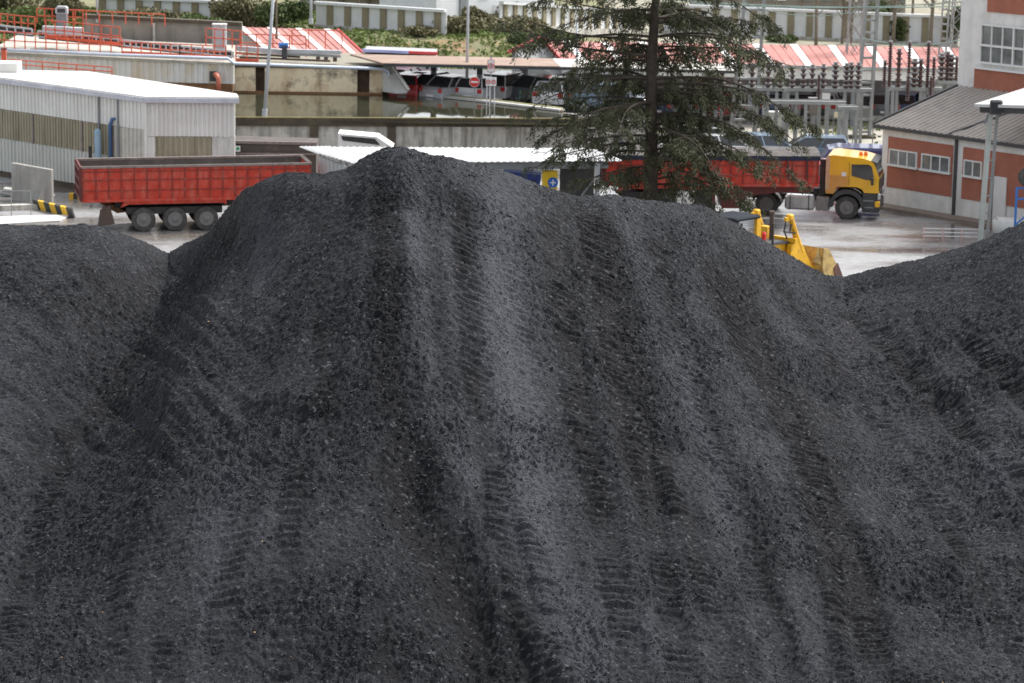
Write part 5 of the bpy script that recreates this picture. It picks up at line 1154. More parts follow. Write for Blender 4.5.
# far cars in the open shed
rc = [dblue_c, silver, black_c, red_c, white_c, dblue_c, silver, black_c, white_c, dgrey_c, dblue_c, silver]
nm_ = ['dark blue','silver','black','red','white','dark blue','silver','black','white','dark grey','dark blue','silver']
us_ = [664,682,700,717,737,772,790,808,826,880,905,930]
for i,(u,c) in enumerate(zip(us_, rc)):
    lb = nm_[i]+' car in the long red roofed shed, number '
    where = ['at its left end behind the conifer','second bay behind the conifer','behind the right branches of the conifer','left of the wide lattice mast','just behind the wide lattice mast','right of the wide lattice mast','above the grey electrical cabinet','left of the brown transformer box','right of the brown transformer box','right of the tall wide legged mast','behind the tall dark bushings','nearest the brick tower'][i]
    put(u, 116+u*.004-2, .01, R(90 if i % 2 else 75), 3.9, nm_[i]+' car in the red striped shed '+where, c, group='cars parked in the red striped shed')
# white box van left of red car
q = G(421,88,ck)-UP1*cdrop; t = thing('box_trailer', 'white box trailer behind the bright red hatchback', 'trailer', q+Vector((0,2,0)))
m = MB(); m.box(-.9,.9,0,3,.35,1.6,bev=.05); m.build('box', white_c, t); m = MB(); m.box(-.93,.93,-.03,3.03,1.6,1.64); m.build('lid', white_clad, t)
for s in (-1,1): m = MB(); m.lathe([(.3,-.08),(.3,.08)], 14, (s*.8,1.5,.3), 'x'); m.build('wheel', rubber, t)

# ------------------------------------------------------------ signs
def disc(m, c, r, n=24, t=.02, y=0):
    m.lathe([(r,0),(r,t)], n, (c[0],c[1]+y,c[2]), 'y'); return m
q = P(474.5,82,146.4)
t = root_at('no_entry_sign', 'round red no entry sign with white bar beside the tall pole', 'sign', (q.x,q.y,ck)); m = MB(); m.bar((q.x,q.y+.06,ck),(q.x,q.y+.06,q.z),.06); m.build('post', steel_lat, t, True)
m = MB(); disc(m, q, .25); m.build('disc', sign_red, t, True); m = MB(); disc(m, q, .27, t=.018, y=.006); m.build('rim', sign_white, t, True); m = MB(); m.box(q.x-.18,q.x+.18,q.y-.012,q.y-.002,q.z-.045,q.z+.045); m.build('white_bar', sign_white, t, True)
Yb = 146.2; q = P(491,66,Yb)
t = root_at('traffic_sign', 'white sign board with red ringed circle standing above two smaller ringed circles', 'sign', (q.x,Yb,ck))
m = MB(); m.box(q.x-.19,q.x+.19,Yb,Yb+.04,q.z-.34,q.z+.34,bev=.03); m.build('upper_board', M('reddish board edge', (.55,.25,.22), .5), t, True)
m = MB(); m.box(q.x-.155,q.x+.155,Yb-.008,Yb-.001,q.z-.30,q.z+.30); m.build('upper_face', sign_white, t, True)
def ring(m, c, r0, r1, n=24):
    V = []; 
    for y in (0,-.006):
        for k in range(n): a = 2*math.pi*k/n; V += [(c[0]+r0*math.cos(a),c[1]+y,c[2]+r0*math.sin(a)),(c[0]+r1*math.cos(a),c[1]+y,c[2]+r1*math.sin(a))]
    F = []
    for k in range(n):
        j = (k+1)%n; F += [(2*n+2*k,2*n+2*k+1,2*n+2*j+1,2*n+2*j),(2*k,2*j,2*j+1,2*k+1),(2*k+1,2*j+1,2*n+2*j+1,2*n+2*k+1),(2*k,2*n+2*k,2*n+2*j,2*j)]
    return m.add(V, F)
m = MB(); ring(m, (q.x,Yb-.010,q.z), .095, .145); m.build('red_ring', sign_red, t, True)
m = MB(); m.box(q.x-.035,q.x+.04,Yb-.016,Yb-.009,q.z-.05,q.z+.06); m.build('symbol', dark_grey, t, True)
q2 = P(491,82,Yb); m = MB(); m.box(q2.x-.27,q2.x+.27,Yb,Yb+.04,q2.z-.22,q2.z+.24,bev=.03); m.build('lower_board', sign_white, t, True)
for dx in (-.135,.135):
    m = MB(); ring(m, (q2.x+dx,Yb-.004,q2.z), .07, .115); m.build('small_red_ring', sign_red, t, True); m = MB(); m.box(q2.x+dx-.035,q2.x+dx+.035,Yb-.006,Yb-.001,q2.z-.02,q2.z+.02); m.build('small_symbol', dark_grey, t, True)
for dx in (-.22,-.06,.2): m = MB(); m.bar((q2.x+dx,Yb+.08,ck),(q2.x+dx*.9,Yb+.08,q2.z-.15),.05); m.build('leg', sign_white, t, True)
m = MB(); m.bar((q.x,Yb+.1,ck),(q.x,Yb+.1,q.z+.5),.07); m.build('post', steel_lat, t, True)
for u in (520, 541, 546): 
    q = G(u,99,ck); t = root_at('bollard', {520:'small teal marker post left of the dark grey people carrier',541:'small teal marker post by the rear of the people carrier',546:'second small teal marker post nearest the conifer fringe'}[u], 'bollard', q); m = MB(); m.lathe([(.05,0),(.05,.4),(.03,.45)], 8); m.build('post', M('teal paint', (.05,.30,.32), .5), t); m = MB(); m.lathe([(.09,0),(.09,.04)], 8); m.build('base', dark_grey, t)

# ------------------------------------------------------------ low white roofed store shed in front
SY = 118.5
f0, f1 = P(432,162.3,SY), P(623,161,SY); bk0, bk1 = P(330,147,SY+4.6), P(597,148.5,SY+4.6)
f0 = P(352,163,SY)
t = root_at('store_shed', 'low open store shed with white corrugated roof behind the heap crest', 'shed', P(470,200,SY).xy.to_3d())
def sheet4(name, a, b, c, d, n, mat, depth=.025, thick=.03):
    """corrugated quad: a-b front edge, d-c back edge, ribs run front to back"""
    nr_ = (b-a).cross(d-a).normalized(); V = []; xs = []
    for i in range(n): xs += [(i/n,0),((i+.4)/n,0),((i+.5)/n,depth),((i+.9)/n,depth)]
    xs.append((1,0)); m_ = len(xs)
    for tt in (0,-thick):
        for f, dd in xs: V += [lerp(a,b,f)+nr_*(dd+tt), lerp(d,c,f)+nr_*(dd+tt)]
    F = []
    for i in range(m_-1):
        F += [(2*i,2*i+2,2*i+3,2*i+1),(2*m_+2*i+1,2*m_+2*i+3,2*m_+2*i+2,2*m_+2*i),(2*i+2,2*i,2*m_+2*i,2*m_+2*i+2),(2*i+1,2*i+3,2*m_+2*i+3,2*m_+2*i+1)]
    F += [(1,0,2*m_,2*m_+1),(2*m_-2,2*m_-1,4*m_-1,4*m_-2)]; m = MB(); m.add(V,F); return m.build(name, mat, t, True)
sheet4('roof', f0, f1, bk1, bk0, 42, white_roof)
r0_ = P(302,150,SY+3.2); r1_ = P(345,150.5,SY+3.0)
sheet4('left_roof', P(318,153.5,SY+2.2), P(352,163,SY)+Vector((-.05,0,.02)), bk0+Vector((0,0,.03)), P(299,146.5,SY+4.6), 8, white_roof)
m = MB(); m.prism([f0+Vector((.3,.15,-.08)), f1+Vector((-.6,.15,-.08)), f1+Vector((-.6,.15,-.34)), f0+Vector((.3,.15,-.34))], (0,0,0), (0,.14,0)); m.build('front_beam', mid_grey, t, True)
pc = P(597,195,SY); zz = f1.z-.1
m = MB(); m.box(pc.x-.1,pc.x+.1,SY,SY+.2,0,zz); m.build('post', steel_pale, t, True)
dk_in = M('shaded shed interior', (.06,.06,.06), .9, streak=((.1,.1,.095), .6, 4, .3))
xl = P(560,195,SY).x
m = MB(); m.box(xl,pc.x-.1,SY+1.2,SY+1.35,0,zz-.1); m.build('bay_shade_panel', dk_in, t, True)  # dark panel standing in for the shade inside the open bay
m = MB(); m.bar((xl+.2,SY+1.1,.6),(pc.x-.1,SY+1.1,2.3),.08); m.build('brace', mid_grey, t, True)
sw0, sw1 = P(318,160,SY+2.2), P(350,170,SY+.3); clad(Vector((sw0.x,sw0.y,0)), Vector((sw1.x,sw1.y,0)), 0, 0, sw0.z-.12+.3, sw1.z+.08, 'side_cladding', M('grey side cladding', (.40,.42,.41), .6, var=.08), t, .28)
m = MB(); m.box(sw0.x+.3,pc.x+.1,SY+4.3,SY+4.4,0,1.2); m.build('rear_wall', concrete, t, True)
m = MB()
for k in range(5): x = lerp(sw1.x+.4, pc.x-.3, k/4); m = MB(); m.box(x-.06,x+.06,SY+4.1,SY+4.22,0,bk0.z-.1); m.build('rear_post', mid_grey, t, True)
# blue tarp covered thing and sign
q = P(504,172,SY+1.5); q1 = P(541,176,SY+1.5)
t = root_at('blue_skip', 'blue skip with pale rim standing under the white roofed store shed', 'skip', (q.x,SY+1.5,0))
m = MB(); m.xz([(q.x+.2,0),(q1.x-.2,0),(q1.x,q1.z+.05),(q.x,q.z+.05)], SY+1.4, SY+2.8); m.build('body', M('deep blue paint', (.02,.05,.28), .5), t, True)
m = MB(); m.bar((q.x-.03,SY+1.38,q.z+.08),(q1.x+.03,SY+1.38,q1.z+.08+.05),.08,.07); m.build('rim', M('faded blue rim', (.14,.22,.50), .5), t, True)
m = MB(); m.box(q1.x-1.3,q1.x-.2,SY+1.375,SY+1.395,q1.z-.55,q1.z-.18); m.build('opening_shade', black_steel, t, True)  # thin black sheet on the front, drawn as a shaded opening
q = P(548,178,SY+.9); q2 = P(553,181.5,SY+.85)
t = root_at('arrow_sign', 'yellow board with round blue sign of white arrows under the store shed roof', 'sign', (q.x,SY+.9,0))
m = MB(); m.box(q.x-.25,q.x+.40,SY+.9,SY+1.0,q.z-1.0,q.z+.32,bev=.03); m.build('yellow_board', sign_yellow, t, True)
m = MB(); m.bar((q.x,SY+1.05,0),(q.x,SY+1.05,q.z),.08); m.build('post', steel_lat, t, True)
m = MB(); disc(m, (q2.x,SY+.87,q2.z-.05), .22); m.build('blue_disc', sign_blue, t, True)
m = MB(); cx_, cz_ = q2.x, q2.z-.05; m.bar((cx_,SY+.86,cz_-.13),(cx_,SY+.86,cz_+.13),.012,.05,up=(1,0,0)); m.bar((cx_-.12,SY+.85,cz_),(cx_+.12,SY+.85,cz_),.012,.05)
m.build('white_arrows', sign_white, t, True)
# white tipped hopper above the shed roof
t = root_at('hopper', 'white open topped hopper tilted behind the roof of the store shed', 'hopper', P(365,150,126).xy.to_3d())
h = [P(338,133.5,126), P(377,137,126), P(393,147.5,126), P(384,152,126), P(338,150,126)]
m = MB(); m.prism(h, (0,.0,0), (0,1.4,0)); m.build('body', render_white, t, True)
m = MB(); i_ = [P(341,135.8,126), P(375,138.7,126), P(380,145,126), P(343,140.5,126)]; m.prism(i_, (0,-.03,0), (0,-.005,0)); m.build('opening_shade', black_steel, t, True)  # flat dark sheet painted as the shade inside the hopper
m = MB(); m.box(h[0].x+.3,h[0].x+.45,126.2,126.4,0,h[4].z); m.box(h[1].x,h[1].x+.15,126.2,126.4,0,h[4].z); m.build('support', mid_grey, t, True)
# dark flat container behind left trailer
a, b = P(215,141,127.5), P(316,143,127.0)
t = root_at('flat_container', 'low dark brown container with small green sign behind the red open trailer', 'container', (a.x,127.5,0))
m = MB(); m.prism([Vector((a.x,127.5,0)), Vector((b.x,127,0)), Vector((b.x,129,0)), Vector((a.x,129.5,0))], (0,0,.25), (0,0,a.z)); m.build('body', M('dark rusted steel', (.085,.07,.06), .8, dirt=((.16,.13,.11), .6, 2)), t, True)
m = MB(); m.bar((a.x-.05,127.45,a.z-.02),(b.x+.05,126.95,b.z-.02),.12,.12); m.bar((a.x-.05,127.45,a.z-.55),(b.x+.05,126.95,b.z-.5),.1,.08); m.build('frame', rim_grey, t, True)
q = P(236,148.5,127.3); t2 = root_at('exit_sign', 'small green and white sign on the dark container', 'sign', q); m = MB(); m.box(q.x-.2,q.x+.2,127.22,127.26,q.z-.13,q.z+.13); m.build('plate', sign_white, t2, True); m = MB(); m.box(q.x-.16,q.x-.02,127.205,127.215,q.z-.09,q.z+.09); m.box(q.x+.02,q.x+.16,127.205,127.215,q.z-.05,q.z+.07); m.build('green_symbol', sign_green, t2, True)

# ------------------------------------------------------------ brick building
Ea, Eb = G(880,205.5,0), G(1024,229.5,0); dr = (Eb-Ea).normalized(); Eb = Ea+dr*14; nb = Vector((-dr.y, dr.x, 0)); 
if nb.x < 0: nb = -nb
ze = P(882,123.5,Ea.y).z; LB = 14
t = root_at('brick_building', 'orange brick and white rendered works building with sloping grey roof and tall tower part', 'building', Ea)
def bpan(s0, s1, z0, z1, o0, o1, name, mat): m = MB(); panel(m, Ea, Eb, s0, s1, z0, z1, o0, o1); return m.build(name, mat, t, True)
m = MB(); m.prism([Ea, Eb, Eb+nb*5.4, Ea+nb*5.4], (0,0,0), (0,0,ze-.12)); m.build('wall', render_white, t, True)
sc_ = lambda u: ((P(u,180,Ea.y).x-Ea.x)/ (dr.x + (P(u,180,Ea.y).x/Ea.y)*(-dr.y)))  # distance along the wall seen at column u
def su(u):
    k = (u-512-0)/FPX*1.012; # x = k*y (roll ignored)
    return (k*Ea.y-Ea.x)/(dr.x-k*dr.y)
o_ = su(880)
S = lambda u: su(u)-o_
bpan(S(886), S(951), .92, 3.22, .003, .03, 'brick_panel', brick); bpan(S(961), S(1000)+3.5, .92, 3.22, .003, .03, 'brick_panel', brick)
bpan(S(953.5), S(955.5), .0, ze-.1, .0, .12, 'downpipe', dark_trim)
def window(s0, s1, z0, z1, nm_):
    f = bpan(s0, s1, z0, z1, .031, .06, 'window', win_glass)
    fr = MB(); w_ = .06
    for (a_, b_, c_, d__) in ((s0-w_, s1+w_, z1, z1+w_),(s0-w_, s0, z0, z1),(s1, s1+w_, z0, z1)): panel(fr, Ea, Eb, a_, b_, c_, d__, .03, .10)
    for k in range(1, nm_): x = lerp(s0, s1, k/nm_); panel(fr, Ea, Eb, x-.03, x+.03, z0, z1, .061, .095)
    o = fr.build('window_frame', white_frame, t, True); sl = MB(); panel(sl, Ea, Eb, s0-.12, s1+.12, z0-.09, z0, .03, .18); sl.build('sill', white_frame, t, True)
window(S(889), S(915), 2.0, 2.62, 3); window(S(921.5), S(948), 2.0, 2.62, 3); window(S(964), S(980), 2.0, 2.62, 2)
bpan(S(994), S(1006.5), .05, 2.15, .04, .10, 'door', M('white door paint', (.70,.68,.66), .5, var=.05)); bpan(S(993), S(994), .05, 2.2, .04, .13, 'door_frame', mid_grey)
m = MB(); m.prism([Ea-nb*.9+UP1*0, Eb-nb*.9, Eb, Ea], (0,0,.004), (0,0,.14)); kb = m.build('pavement', M('brown kerb paving', (.24,.19,.15), .8, dirt=((.13,.11,.1), .6, 1.5)), None); tag(kb, kind='structure')
# lean-to roof
zr = ze+1.35; e0, e1 = Ea-nb*.25-dr*.3+UP1*(ze-.05), Eb-nb*.25+UP1*(ze-.05); h0 = G(958,86,zr); h0 = Vector((h0.x,h0.y,zr)); h1 = h0+dr*14
nrm = (e1-e0).cross(h0-e0).normalized()
m = MB(); nn_ = 46; V = []; xs = []
for i in range(nn_): xs += [(i/nn_,0),((i+.45)/nn_,0),((i+.6)/nn_,.05),((i+.88)/nn_,.05)]
xs.append((1,0)); m_ = len(xs)
for tt in (0,-.1):
    for f, dd in xs: V += [lerp(e0,e1,f)+nrm*(dd+tt), lerp(h0,h1,f)+nrm*(dd+tt)]
F = []
for i in range(m_-1): F += [(2*i,2*i+2,2*i+3,2*i+1),(2*m_+2*i+1,2*m_+2*i+3,2*m_+2*i+2,2*m_+2*i),(2*i+2,2*i,2*m_+2*i,2*m_+2*i+2)]
F += [(1,0,2*m_,2*m_+1),(2*m_-2,2*m_-1,4*m_-1,4*m_-2)]
m.add(V,F); rf = m.build('roof', roof_grey, t, True)
m = MB(); m.bar(e0-UP1*.08-dr*.05, e1-UP1*.08, .10, .16); m.bar(e0+UP1*.03-dr*.05, h0+UP1*.03-dr*.05, .1, .14); m.build('gutter', dark_trim, t, True)
m = MB(); m.prism([Ea+UP1*(ze-.12), Vector((h0.x,h0.y,0))+dr*.1+UP1*(ze-.12), h0+dr*.1-UP1*.12], -dr*0, dr*.15); m.build('gable_infill', render_white, t, True)
m = MB(); q0_, q1_ = lerp(e0,e1,S(955)/14.3), lerp(h0,h1,S(955)/14.3+.10); m.bar(q0_+nrm*.06, q1_+nrm*.06, .12, .05); m.build('roof_joint', dark_trim, t, True)
# tower: face runs along dr from h0
Ta, Tb = Vector((h0.x,h0.y,0))-dr*.05, Vector((h0.x,h0.y,0))+dr*14
def tpan(s0, s1, z0, z1, o0, o1, name, mat): m = MB(); panel(m, Ta, Tb, s0, s1, z0, z1, o0, o1); return m.build(name, mat, t, True)
m = MB(); m.prism([Ta+nb*.02, Tb+nb*.02, Tb+nb*8, Ta+nb*8], (0,0,0), (0,0,14)); m.build('tower_wall', render_white, t, True)
def zT(u, v):
    k = (u-512)/FPX*1.012; s = (k*Ta.y-Ta.x)/(dr.x-k*dr.y); y = Ta.y+dr.y*s; return s, P(u,v,y).z
s1_, zb1 = zT(966,88); _, zb2 = zT(966,68); _, zw1 = zT(972,62); _, zw2 = zT(972,24); _, zt1 = zT(972,11)
s966 = s1_; s972, _ = zT(971.5,50)
tpan(s966, 13, zb1, zb2, .0, .05, 'tower_brick_band', brick)
tpan(s966-.0, 13, zb2+.002, zb2+.10, .0, .18, 'tower_sill', white_frame)
tpan(s972+.25, 13, zt1, 13.6, .0, .05, 'tower_brick_band', brick)
gw = 13-s972
tpan(s972, 13, zw1, zw2, -.02, .03, 'tower_glazing', win_glass)
wf = .06
pt = .64
m = MB(); 
k = 0
while s972+k*pt < 13:
    x = s972+k*pt; ww = .09 if k % 3 == 0 else .05; mm = MB(); panel(mm, Ta, Tb, x-ww/2, x+ww/2, zw1, zw2, .031, .12); mm.build('mullion', white_frame, t, True); k += 1
for z in (zw1, lerp(zw1,zw2,.46), zw2): tpan(s972-.04, 13, z-.05, z+.05, .031, .14, 'transom', white_frame)

# ------------------------------------------------------------ white canopy on a steel column at right
Cf = G(980,243,0); top_ = P(987,112,Cf.y)
t = root_at('canopy', 'white flat canopy on a grey steel column rising behind the right heap', 'canopy', Cf)
m = MB(); m.bar(Cf, Vector((Cf.x+.18,Cf.y,top_.z)), .24, .20); m.build('column', M('pale green grey column', (.42,.45,.42), .5, dirt=((.3,.31,.29), .5, 2)), t, True)
m = MB(); m.bar(Cf+Vector((.32,.25,0)), Vector((Cf.x+.52,Cf.y+.25,top_.z)), .1, .12); m.build('rear_column', steel_lat, t, True)
for k in range(7): z = .5+k*.75; m = MB(); m.bar((Cf.x+.1+.03*z,Cf.y+.1,z),(Cf.x+.38+.03*z,Cf.y+.22,z),.05,.05); m.build('batten', steel_lat, t, True)
tl = P(974,104,Cf.y-.4); tr_ = P(1080,107,Cf.y-2.2); br = P(1080,70,Cf.y+8); bl = P(1021,90,Cf.y+6)
m = MB(); m.prism([tl, tr_, br, bl], (0,0,-.12), (0,0,.0)); m.build('roof', white_roof, t, True)
m = MB(); m.bar(tl+Vector((.3,.2,-.25)), tr_+Vector((0,.2,-.25)), .12, .25); m.build('edge_beam', dark_trim, t, True)
m = MB(); m.bar((Cf.x-.05,Cf.y-.05,top_.z-.5),(Cf.x+.1,Cf.y-.05,top_.z-.05),.08); m.build('bracket', mid_grey, t, True)
q = P(992,107,Cf.y-.6); m = MB(); m.box(q.x-.1,q.x+.42,q.y-.2,q.y+.05,q.z-.3,q.z+.3,bev=.06); t2 = root_at('floodlight', 'dark floodlight under the corner of the white canopy', 'lamp', q); m.build('housing', dark_grey, t2, True); m = MB(); m.box(q.x-.05,q.x+.36,q.y-.215,q.y-.205,q.z-.22,q.z+.2); m.build('lens', dark_glass, t2, True)
# blue rack at right edge
q = P(1015,225,117); t = root_at('steel_rack', 'blue steel rack with tyre at the right edge of the yard', 'rack', (q.x,117,0))
x0 = q.x; m = MB(); m.bar((x0,117,0),(x0,117,2.6),.09); m.build('upright', blue_paint, t, True); m = MB(); m.bar((x0+1.2,117,0),(x0+1.2,117,2.6),.09); m.build('upright', blue_paint, t, True)
for z in (1.0,2.1,2.55): m = MB(); m.bar((x0,117,z),(x0+1.2,117,z),.08); m.build('shelf_bar', blue_paint, t, True)
m = MB(); m.bar((x0,117,1.0),(x0+1.2,117,2.1),.06); m.build('brace', blue_paint, t, True)
m = MB(); m.lathe([(.22,-.1),(.38,-.12),(.42,-.06),(.42,.06),(.38,.12),(.22,.1)], 20, (x0+.45,117,3.02), 'y'); t2 = root_at('tyre', 'black tyre lying on top of the blue steel rack', 'tyre', (x0+.45,117,2.6)); m.build('rubber', rubber, t2, True); m = MB(); m.lathe([(.2,-.05),(.2,.05)], 16, (x0+.45,117,3.02), 'y'); m.build('rim', hub_grey, t2, True)
q = G(988,237,0); t = root_at('white_sack', 'white bulk sack beside the canopy column at the heap edge', 'sack', q+Vector((.8,.6,0)))
m = MB(); m.box(-.5,.6,-.4,.4,0,.75,bev=.16); m.build('sack', white_clad, t, smooth=True); m = MB(); m.bar((-.4,-.3,.74),(-.4,.3,.74),.05,.03); m.build('strap', pale_conc, t)
q = G(952,241,0); t = root_at('mesh_barrier', 'low pale mesh barrier on the yard left of the canopy column', 'barrier', q)
for x in (-1.2,-.4,.4,1.2): m = MB(); m.bar((x,0,0),(x,0,.55),.04); m.build('post', M('pale pink barrier paint', (.62,.42,.38), .6), t)
for z in (.2,.36,.52): m = MB(); m.bar((-1.25,0,z),(1.25,0,z),.025,.04); m.build('rail', sign_white, t)

# ------------------------------------------------------------ yellow crawler loader
def loader():
    hd = R(46); c = P(727,211,103.2); org = Vector((c.x+1.15, 103.9, 0))
    t = thing('crawler_loader', 'yellow crawler loader with raised worn bucket half hidden behind the heap', 'loader', org, -hd*0+hd)
    # local x forward, y left
    for s in (-1,1):
        m = MB(); pr = [(-1.7,.45),(-1.45,.85),(1.25,.85),(1.55,.45),(1.3,.05),(-1.45,.05)]; m.xz(pr, s*.95-.25, s*.95+.25); m.build('crawler_track', black_steel, t)
    m = MB(); m.xz([(-1.9,.7),(-1.9,1.7),(-.2,1.75),(1.4,1.75),(1.4,.6)], -.65, .65); m.build('body', yellow_m, t)
    m = MB(); m.xz([(-.1,1.76),(-.1,2.28),(1.25,2.22),(1.42,1.76)], -.60, .60); m.build('hood_side', yellow_m, t)
    m = MB(); m.xz([(-.25,2.285),(-.25,2.36),(1.3,2.30),(1.42,2.10),(1.36,2.08),(1.22,2.225)], -.72, .72); m.build('hood', M('dark grey hood paint', (.07,.075,.082), .5), t)
    m = MB(); m.lathe([(.085,2.3),(.085,3.28),(.11,3.30),(.11,3.40)], 12, (.78,-.1,0)); m.build('exhaust_stack', mud_brown, t, smooth=False)
    m = MB(); m.box(-2.0,-.55,-.7,.7,3.34,3.46,bev=.05); m.build('cab_roof', M('dark blue grey roof', (.022,.026,.034), .85, spec=.2), t)
    for x, y in ((-.68,-.62),(-.68,.62),(-1.85,-.62),(-1.85,.62)):
        m = MB(); m.box(x-.12 if x > -1 else x-.05, x+.12 if x > -1 else x+.05, y-.07, y+.07, 1.7, 3.34); m.build('cab_pillar', yellow_m if x > -1 and y < 0 else dark_grey, t)
    m = MB(); m.box(-1.6,-.7,-.4,.4,1.7,2.5,bev=.1); m.build('seat', black_steel, t)
    m = MB(); m.lathe([(.09,2.15),(.09,2.75),(.05,2.82)], 10, (-.42,-.72,0)); m.build('fire_extinguisher', sign_red, t)
    m = MB(); m.bar((.0,-.8,1.7),(.0,-.8,3.1),.06); m.bar((.12,.8,1.7),(.12,.8,2.9),.06); m.build('hand_rail', black_steel, t)
    for s in (-1,1):
        y = s*.80
        m = MB(); m.tube([(1.0,y,3.22),(1.35,y,2.5),(1.7,y,1.85)], [.11,.12,.12], 10); m.box(.86,1.10,y-.12,y+.12,3.14,3.34,bev=.04); m.box(.70,.9,y-.06,y+.06,3.1,3.24); m.build('tilt_cylinder', yellow_m, t)
        m = MB(); m.tube([(1.68,y,1.9),(2.3,y,1.0)], .045, 8); m.build('cylinder_rod', black_steel, t)
        m = MB(); m.xz([(.9,1.2),(1.0,2.2),(1.45,2.35),(1.75,2.0),(2.2,1.35),(2.75,.95),(2.6,.7),(1.9,.8),(1.3,1.0)], y-.10, y+.10); m.build('lift_arm', yellow_m, t)
        m = MB(); m.tube([(.95,y-.16*s,3.1),(.9,y-.2*s,2.7),(1.15,y-.2*s,2.3),(1.5,y-.18*s,2.1)], .03, 6); m.build('hydraulic_hose', black_steel, t)
    m = MB(); m.bar((1.15,-1.0,2.35),(1.15,1.0,2.35),.14,.16); m.box(.9,1.2,.2,.6,2.3,2.75); m.build('cross_tube', yellow_m, t)
    m = MB(); m.bar((.5,-.9,2.75),(1.2,-.9,2.62),.06); m.bar((.95,-.9,3.0),(.85,-.9,2.7),.05); m.build('valve_linkage', black_steel, t)
    # bucket: shell profile swept over the width
    prof = [(2.5,1.95),(2.45,1.2),(2.65,.75),(3.1,.55),(3.7,.57),(3.7,.63),(3.15,.65),(2.78,.82),(2.58,1.22),(2.62,1.92)]
    m = MB(); m.xz(prof, -1.2, 1.2); m.build('bucket', yellow_dirty, t)
    for s in (-1,1): m = MB(); m.xz([(2.5,1.95),(2.45,1.2),(2.65,.75),(3.1,.55),(3.7,.57),(3.3,1.25),(2.8,1.90)], s*1.22-.03, s*1.22+.03); m.build('bucket_side', yellow_dirty, t); m = MB(); m.xz([(3.12,1.15),(3.35,1.30),(3.78,.60),(3.74,.52),(3.3,.52)], s*1.25-.03, s*1.25+.05); m.build('wear_plate', M('worn brown bucket side', (.12,.06,.05), .8, dirt=((.25,.07,.05), .6, 3)), t)
    for y in (-1.0,-.35,.35,1.0): m = MB(); m.add([(2.44,y-.22,1.3),(2.44,y+.22,1.3),(2.2,y,1.45),(2.47,y,1.98)], [(0,1,2),(0,2,3),(1,3,2),(0,3,1)]); m.build('gusset', yellow_dirty, t)
    m = MB(); m.box(3.65,3.85,-1.25,1.25,.54,.61); m.build('cutting_edge', mid_grey, t)
    for k in range(7): m = MB(); y = -1.1+k*.366; m.xz([(3.75,.53),(3.75,.67),(4.05,.55)], y-.05, y+.05); m.build('tooth', mid_grey, t)
    return t
loader()

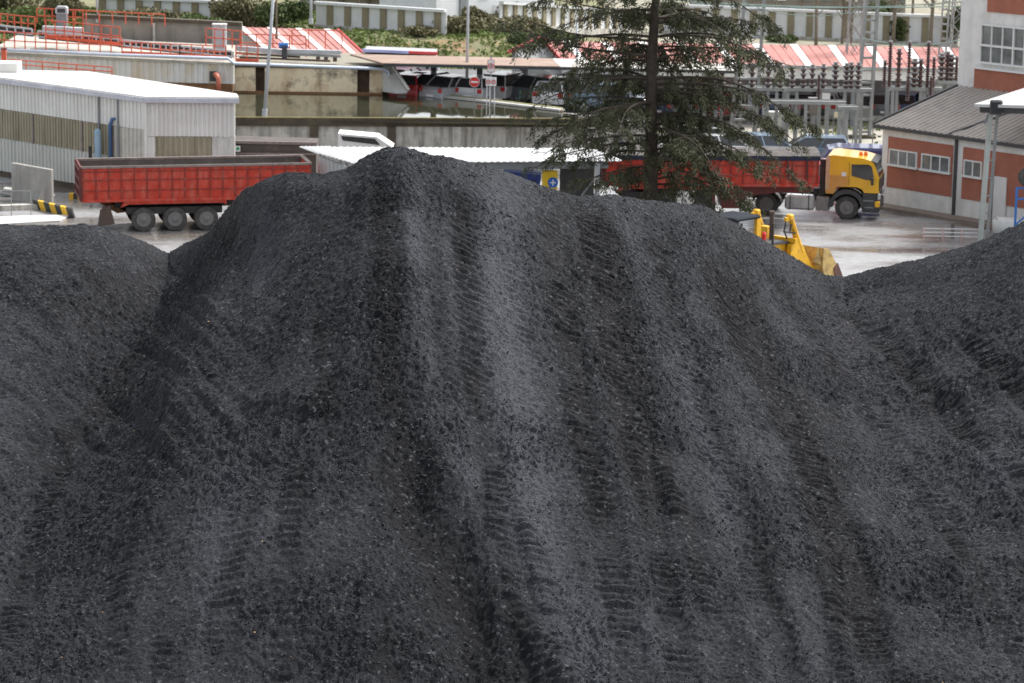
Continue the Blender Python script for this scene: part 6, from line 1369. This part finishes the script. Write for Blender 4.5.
# ------------------------------------------------------------ big conifer
def conifer():
    rg = np.random.default_rng(21)
    base_ = G(648,243,0); base_ = Vector((P(648,200,112).x, 112, 0)); HTR = 16.5
    t = thing('conifer_tree', 'tall dark conifer with drooping layered branches behind the heap crest', 'tree', base_)
    def tx(z): return Vector((.012*z*1.0+.07*math.sin(z*.6), .05*math.cos(z*.5), z))
    m = MB(); zs_ = np.linspace(0,HTR,24); m.tube([tx(z) for z in zs_], [.30*(1-z/HTR)**.8+.03 for z in zs_], 12); m.build('trunk', bark, t, smooth=True)
    lim = MB(); PTS = []; DIR = []
    # explicit limbs: height on trunk, image side, length, sag
    spec = []
    z = 1.7
    while z < HTR-.3:
        k = rg.integers(3,5)
        for j in range(k):
            az = rg.uniform(0, 2*math.pi); f = z/HTR
            L = (6.1 if f < .75 else 6.1*(1-(f-.75)/.25*.9))*rg.uniform(.5,.95)*(0.62+.55*math.sin(min(1,f/.7)*math.pi/2))
            if z < 3.7 and math.cos(az) < .1: L *= .45
            spec.append((z+rg.uniform(-.15,.15), az, L, rg.uniform(.7,1.1)))
        z += rg.uniform(.46,.70)
    # the long limbs one can follow in the photograph
    spec += [(8.3,math.pi*1.02,6.2,-.35),(8.9,math.pi*.96,5.6,-.2),(8.5,.05,5.4,.35),(7.2,-.1,6.6,.9),(6.4,.08,6.4,1.1),(7.4,math.pi*1.06,5.2,1.5),(6.2,math.pi*.97,4.8,1.6),(4.8,math.pi*1.03,4.6,1.3),(5.6,-.12,6.0,1.5),(4.6,.1,5.2,1.2),(3.4,math.pi,2.3,.7),(3.2,.05,4.4,.8),(9.6,.15,5.0,.2),(9.9,math.pi*1.1,4.6,.1),(2.4,math.pi*.95,1.7,.5),(2.3,.1,3.6,.5)]
    for (z0_, az, L, sag) in spec:
        d = Vector((math.cos(az), math.sin(az)*.9, 0)); side = Vector((-d.y, d.x, 0)); n = 12; pl = []; p0_ = tx(min(z0_,HTR-.1))
        rise = rg.uniform(.05,.22); bend = rg.uniform(-.12,.12)
        for i in range(n+1):
            s = i/n; pl.append(p0_ + d*L*s + side*L*bend*s*s + UP1*(L*rise*s*(1-.4*s) - sag*(s**2.2)*L*.28 + .06*L*s*s*math.sin(s*5+az)))
        lim.tube(pl, [(.012+.008*L)*(1-.85*i/n)+.005 for i in range(n+1)], 6)
        # side twigs
        ns = int(L*4.6)
        for q in range(ns):
            s = rg.uniform(.06,1.0); i = min(n-1,int(s*n)); p = lerp(pl[i],pl[i+1],s*n-i); sd = side*(1 if rg.random()<.5 else -1)
            tl_ = rg.uniform(.35,1.25)*(1.15-.6*s)*min(1.2,L/4); dirv = (d*rg.uniform(.2,.8)+sd*rg.uniform(.4,1.0)).normalized()
            e1_ = p+dirv*tl_*.6+UP1*rg.uniform(-.06,.06); e2_ = p+dirv*tl_-UP1*rg.uniform(.1,.6)*tl_
            lim.tube([p,e1_,e2_], [.014,.009,.004], 3, cap=False)
            dn = rg.random()
            if dn < .27: continue
            nt_ = int(78*tl_)+12
            for w_ in range(nt_):
                f = rg.random(); b_ = lerp(p,e1_,f*2) if f < .5 else lerp(e1_,e2_,f*2-1)
                dp = rg.random()**2*.35; PTS.append((b_.x+rg.normal()*.05,b_.y+rg.normal()*.05,b_.z-dp)); hang = rg.uniform(.1,1.1); DIR.append((dirv.x*.5+rg.normal()*.45, dirv.y*.5+rg.normal()*.45, -hang+rg.normal()*.15))
    lim.build('limbs', bark, t)
    P_ = np.array(PTS); D_ = np.array(DIR); D_ /= np.linalg.norm(D_,axis=1)[:,None]; n = len(P_)
    ln = rg.uniform(.08,.26,n)[:,None]; S_ = np.cross(D_, rg.normal(size=(n,3))); S_ /= np.linalg.norm(S_,axis=1)[:,None]; wv = rg.uniform(.014,.032,n)[:,None]
    V = np.stack([P_, P_+D_*ln*.5+S_*wv, P_+D_*ln, P_+D_*ln*.5-S_*wv],1).reshape(-1,3); npmesh('crown', V, np.arange(4*n).reshape(n,4), needle, t)
    print('needles', n)
conifer()
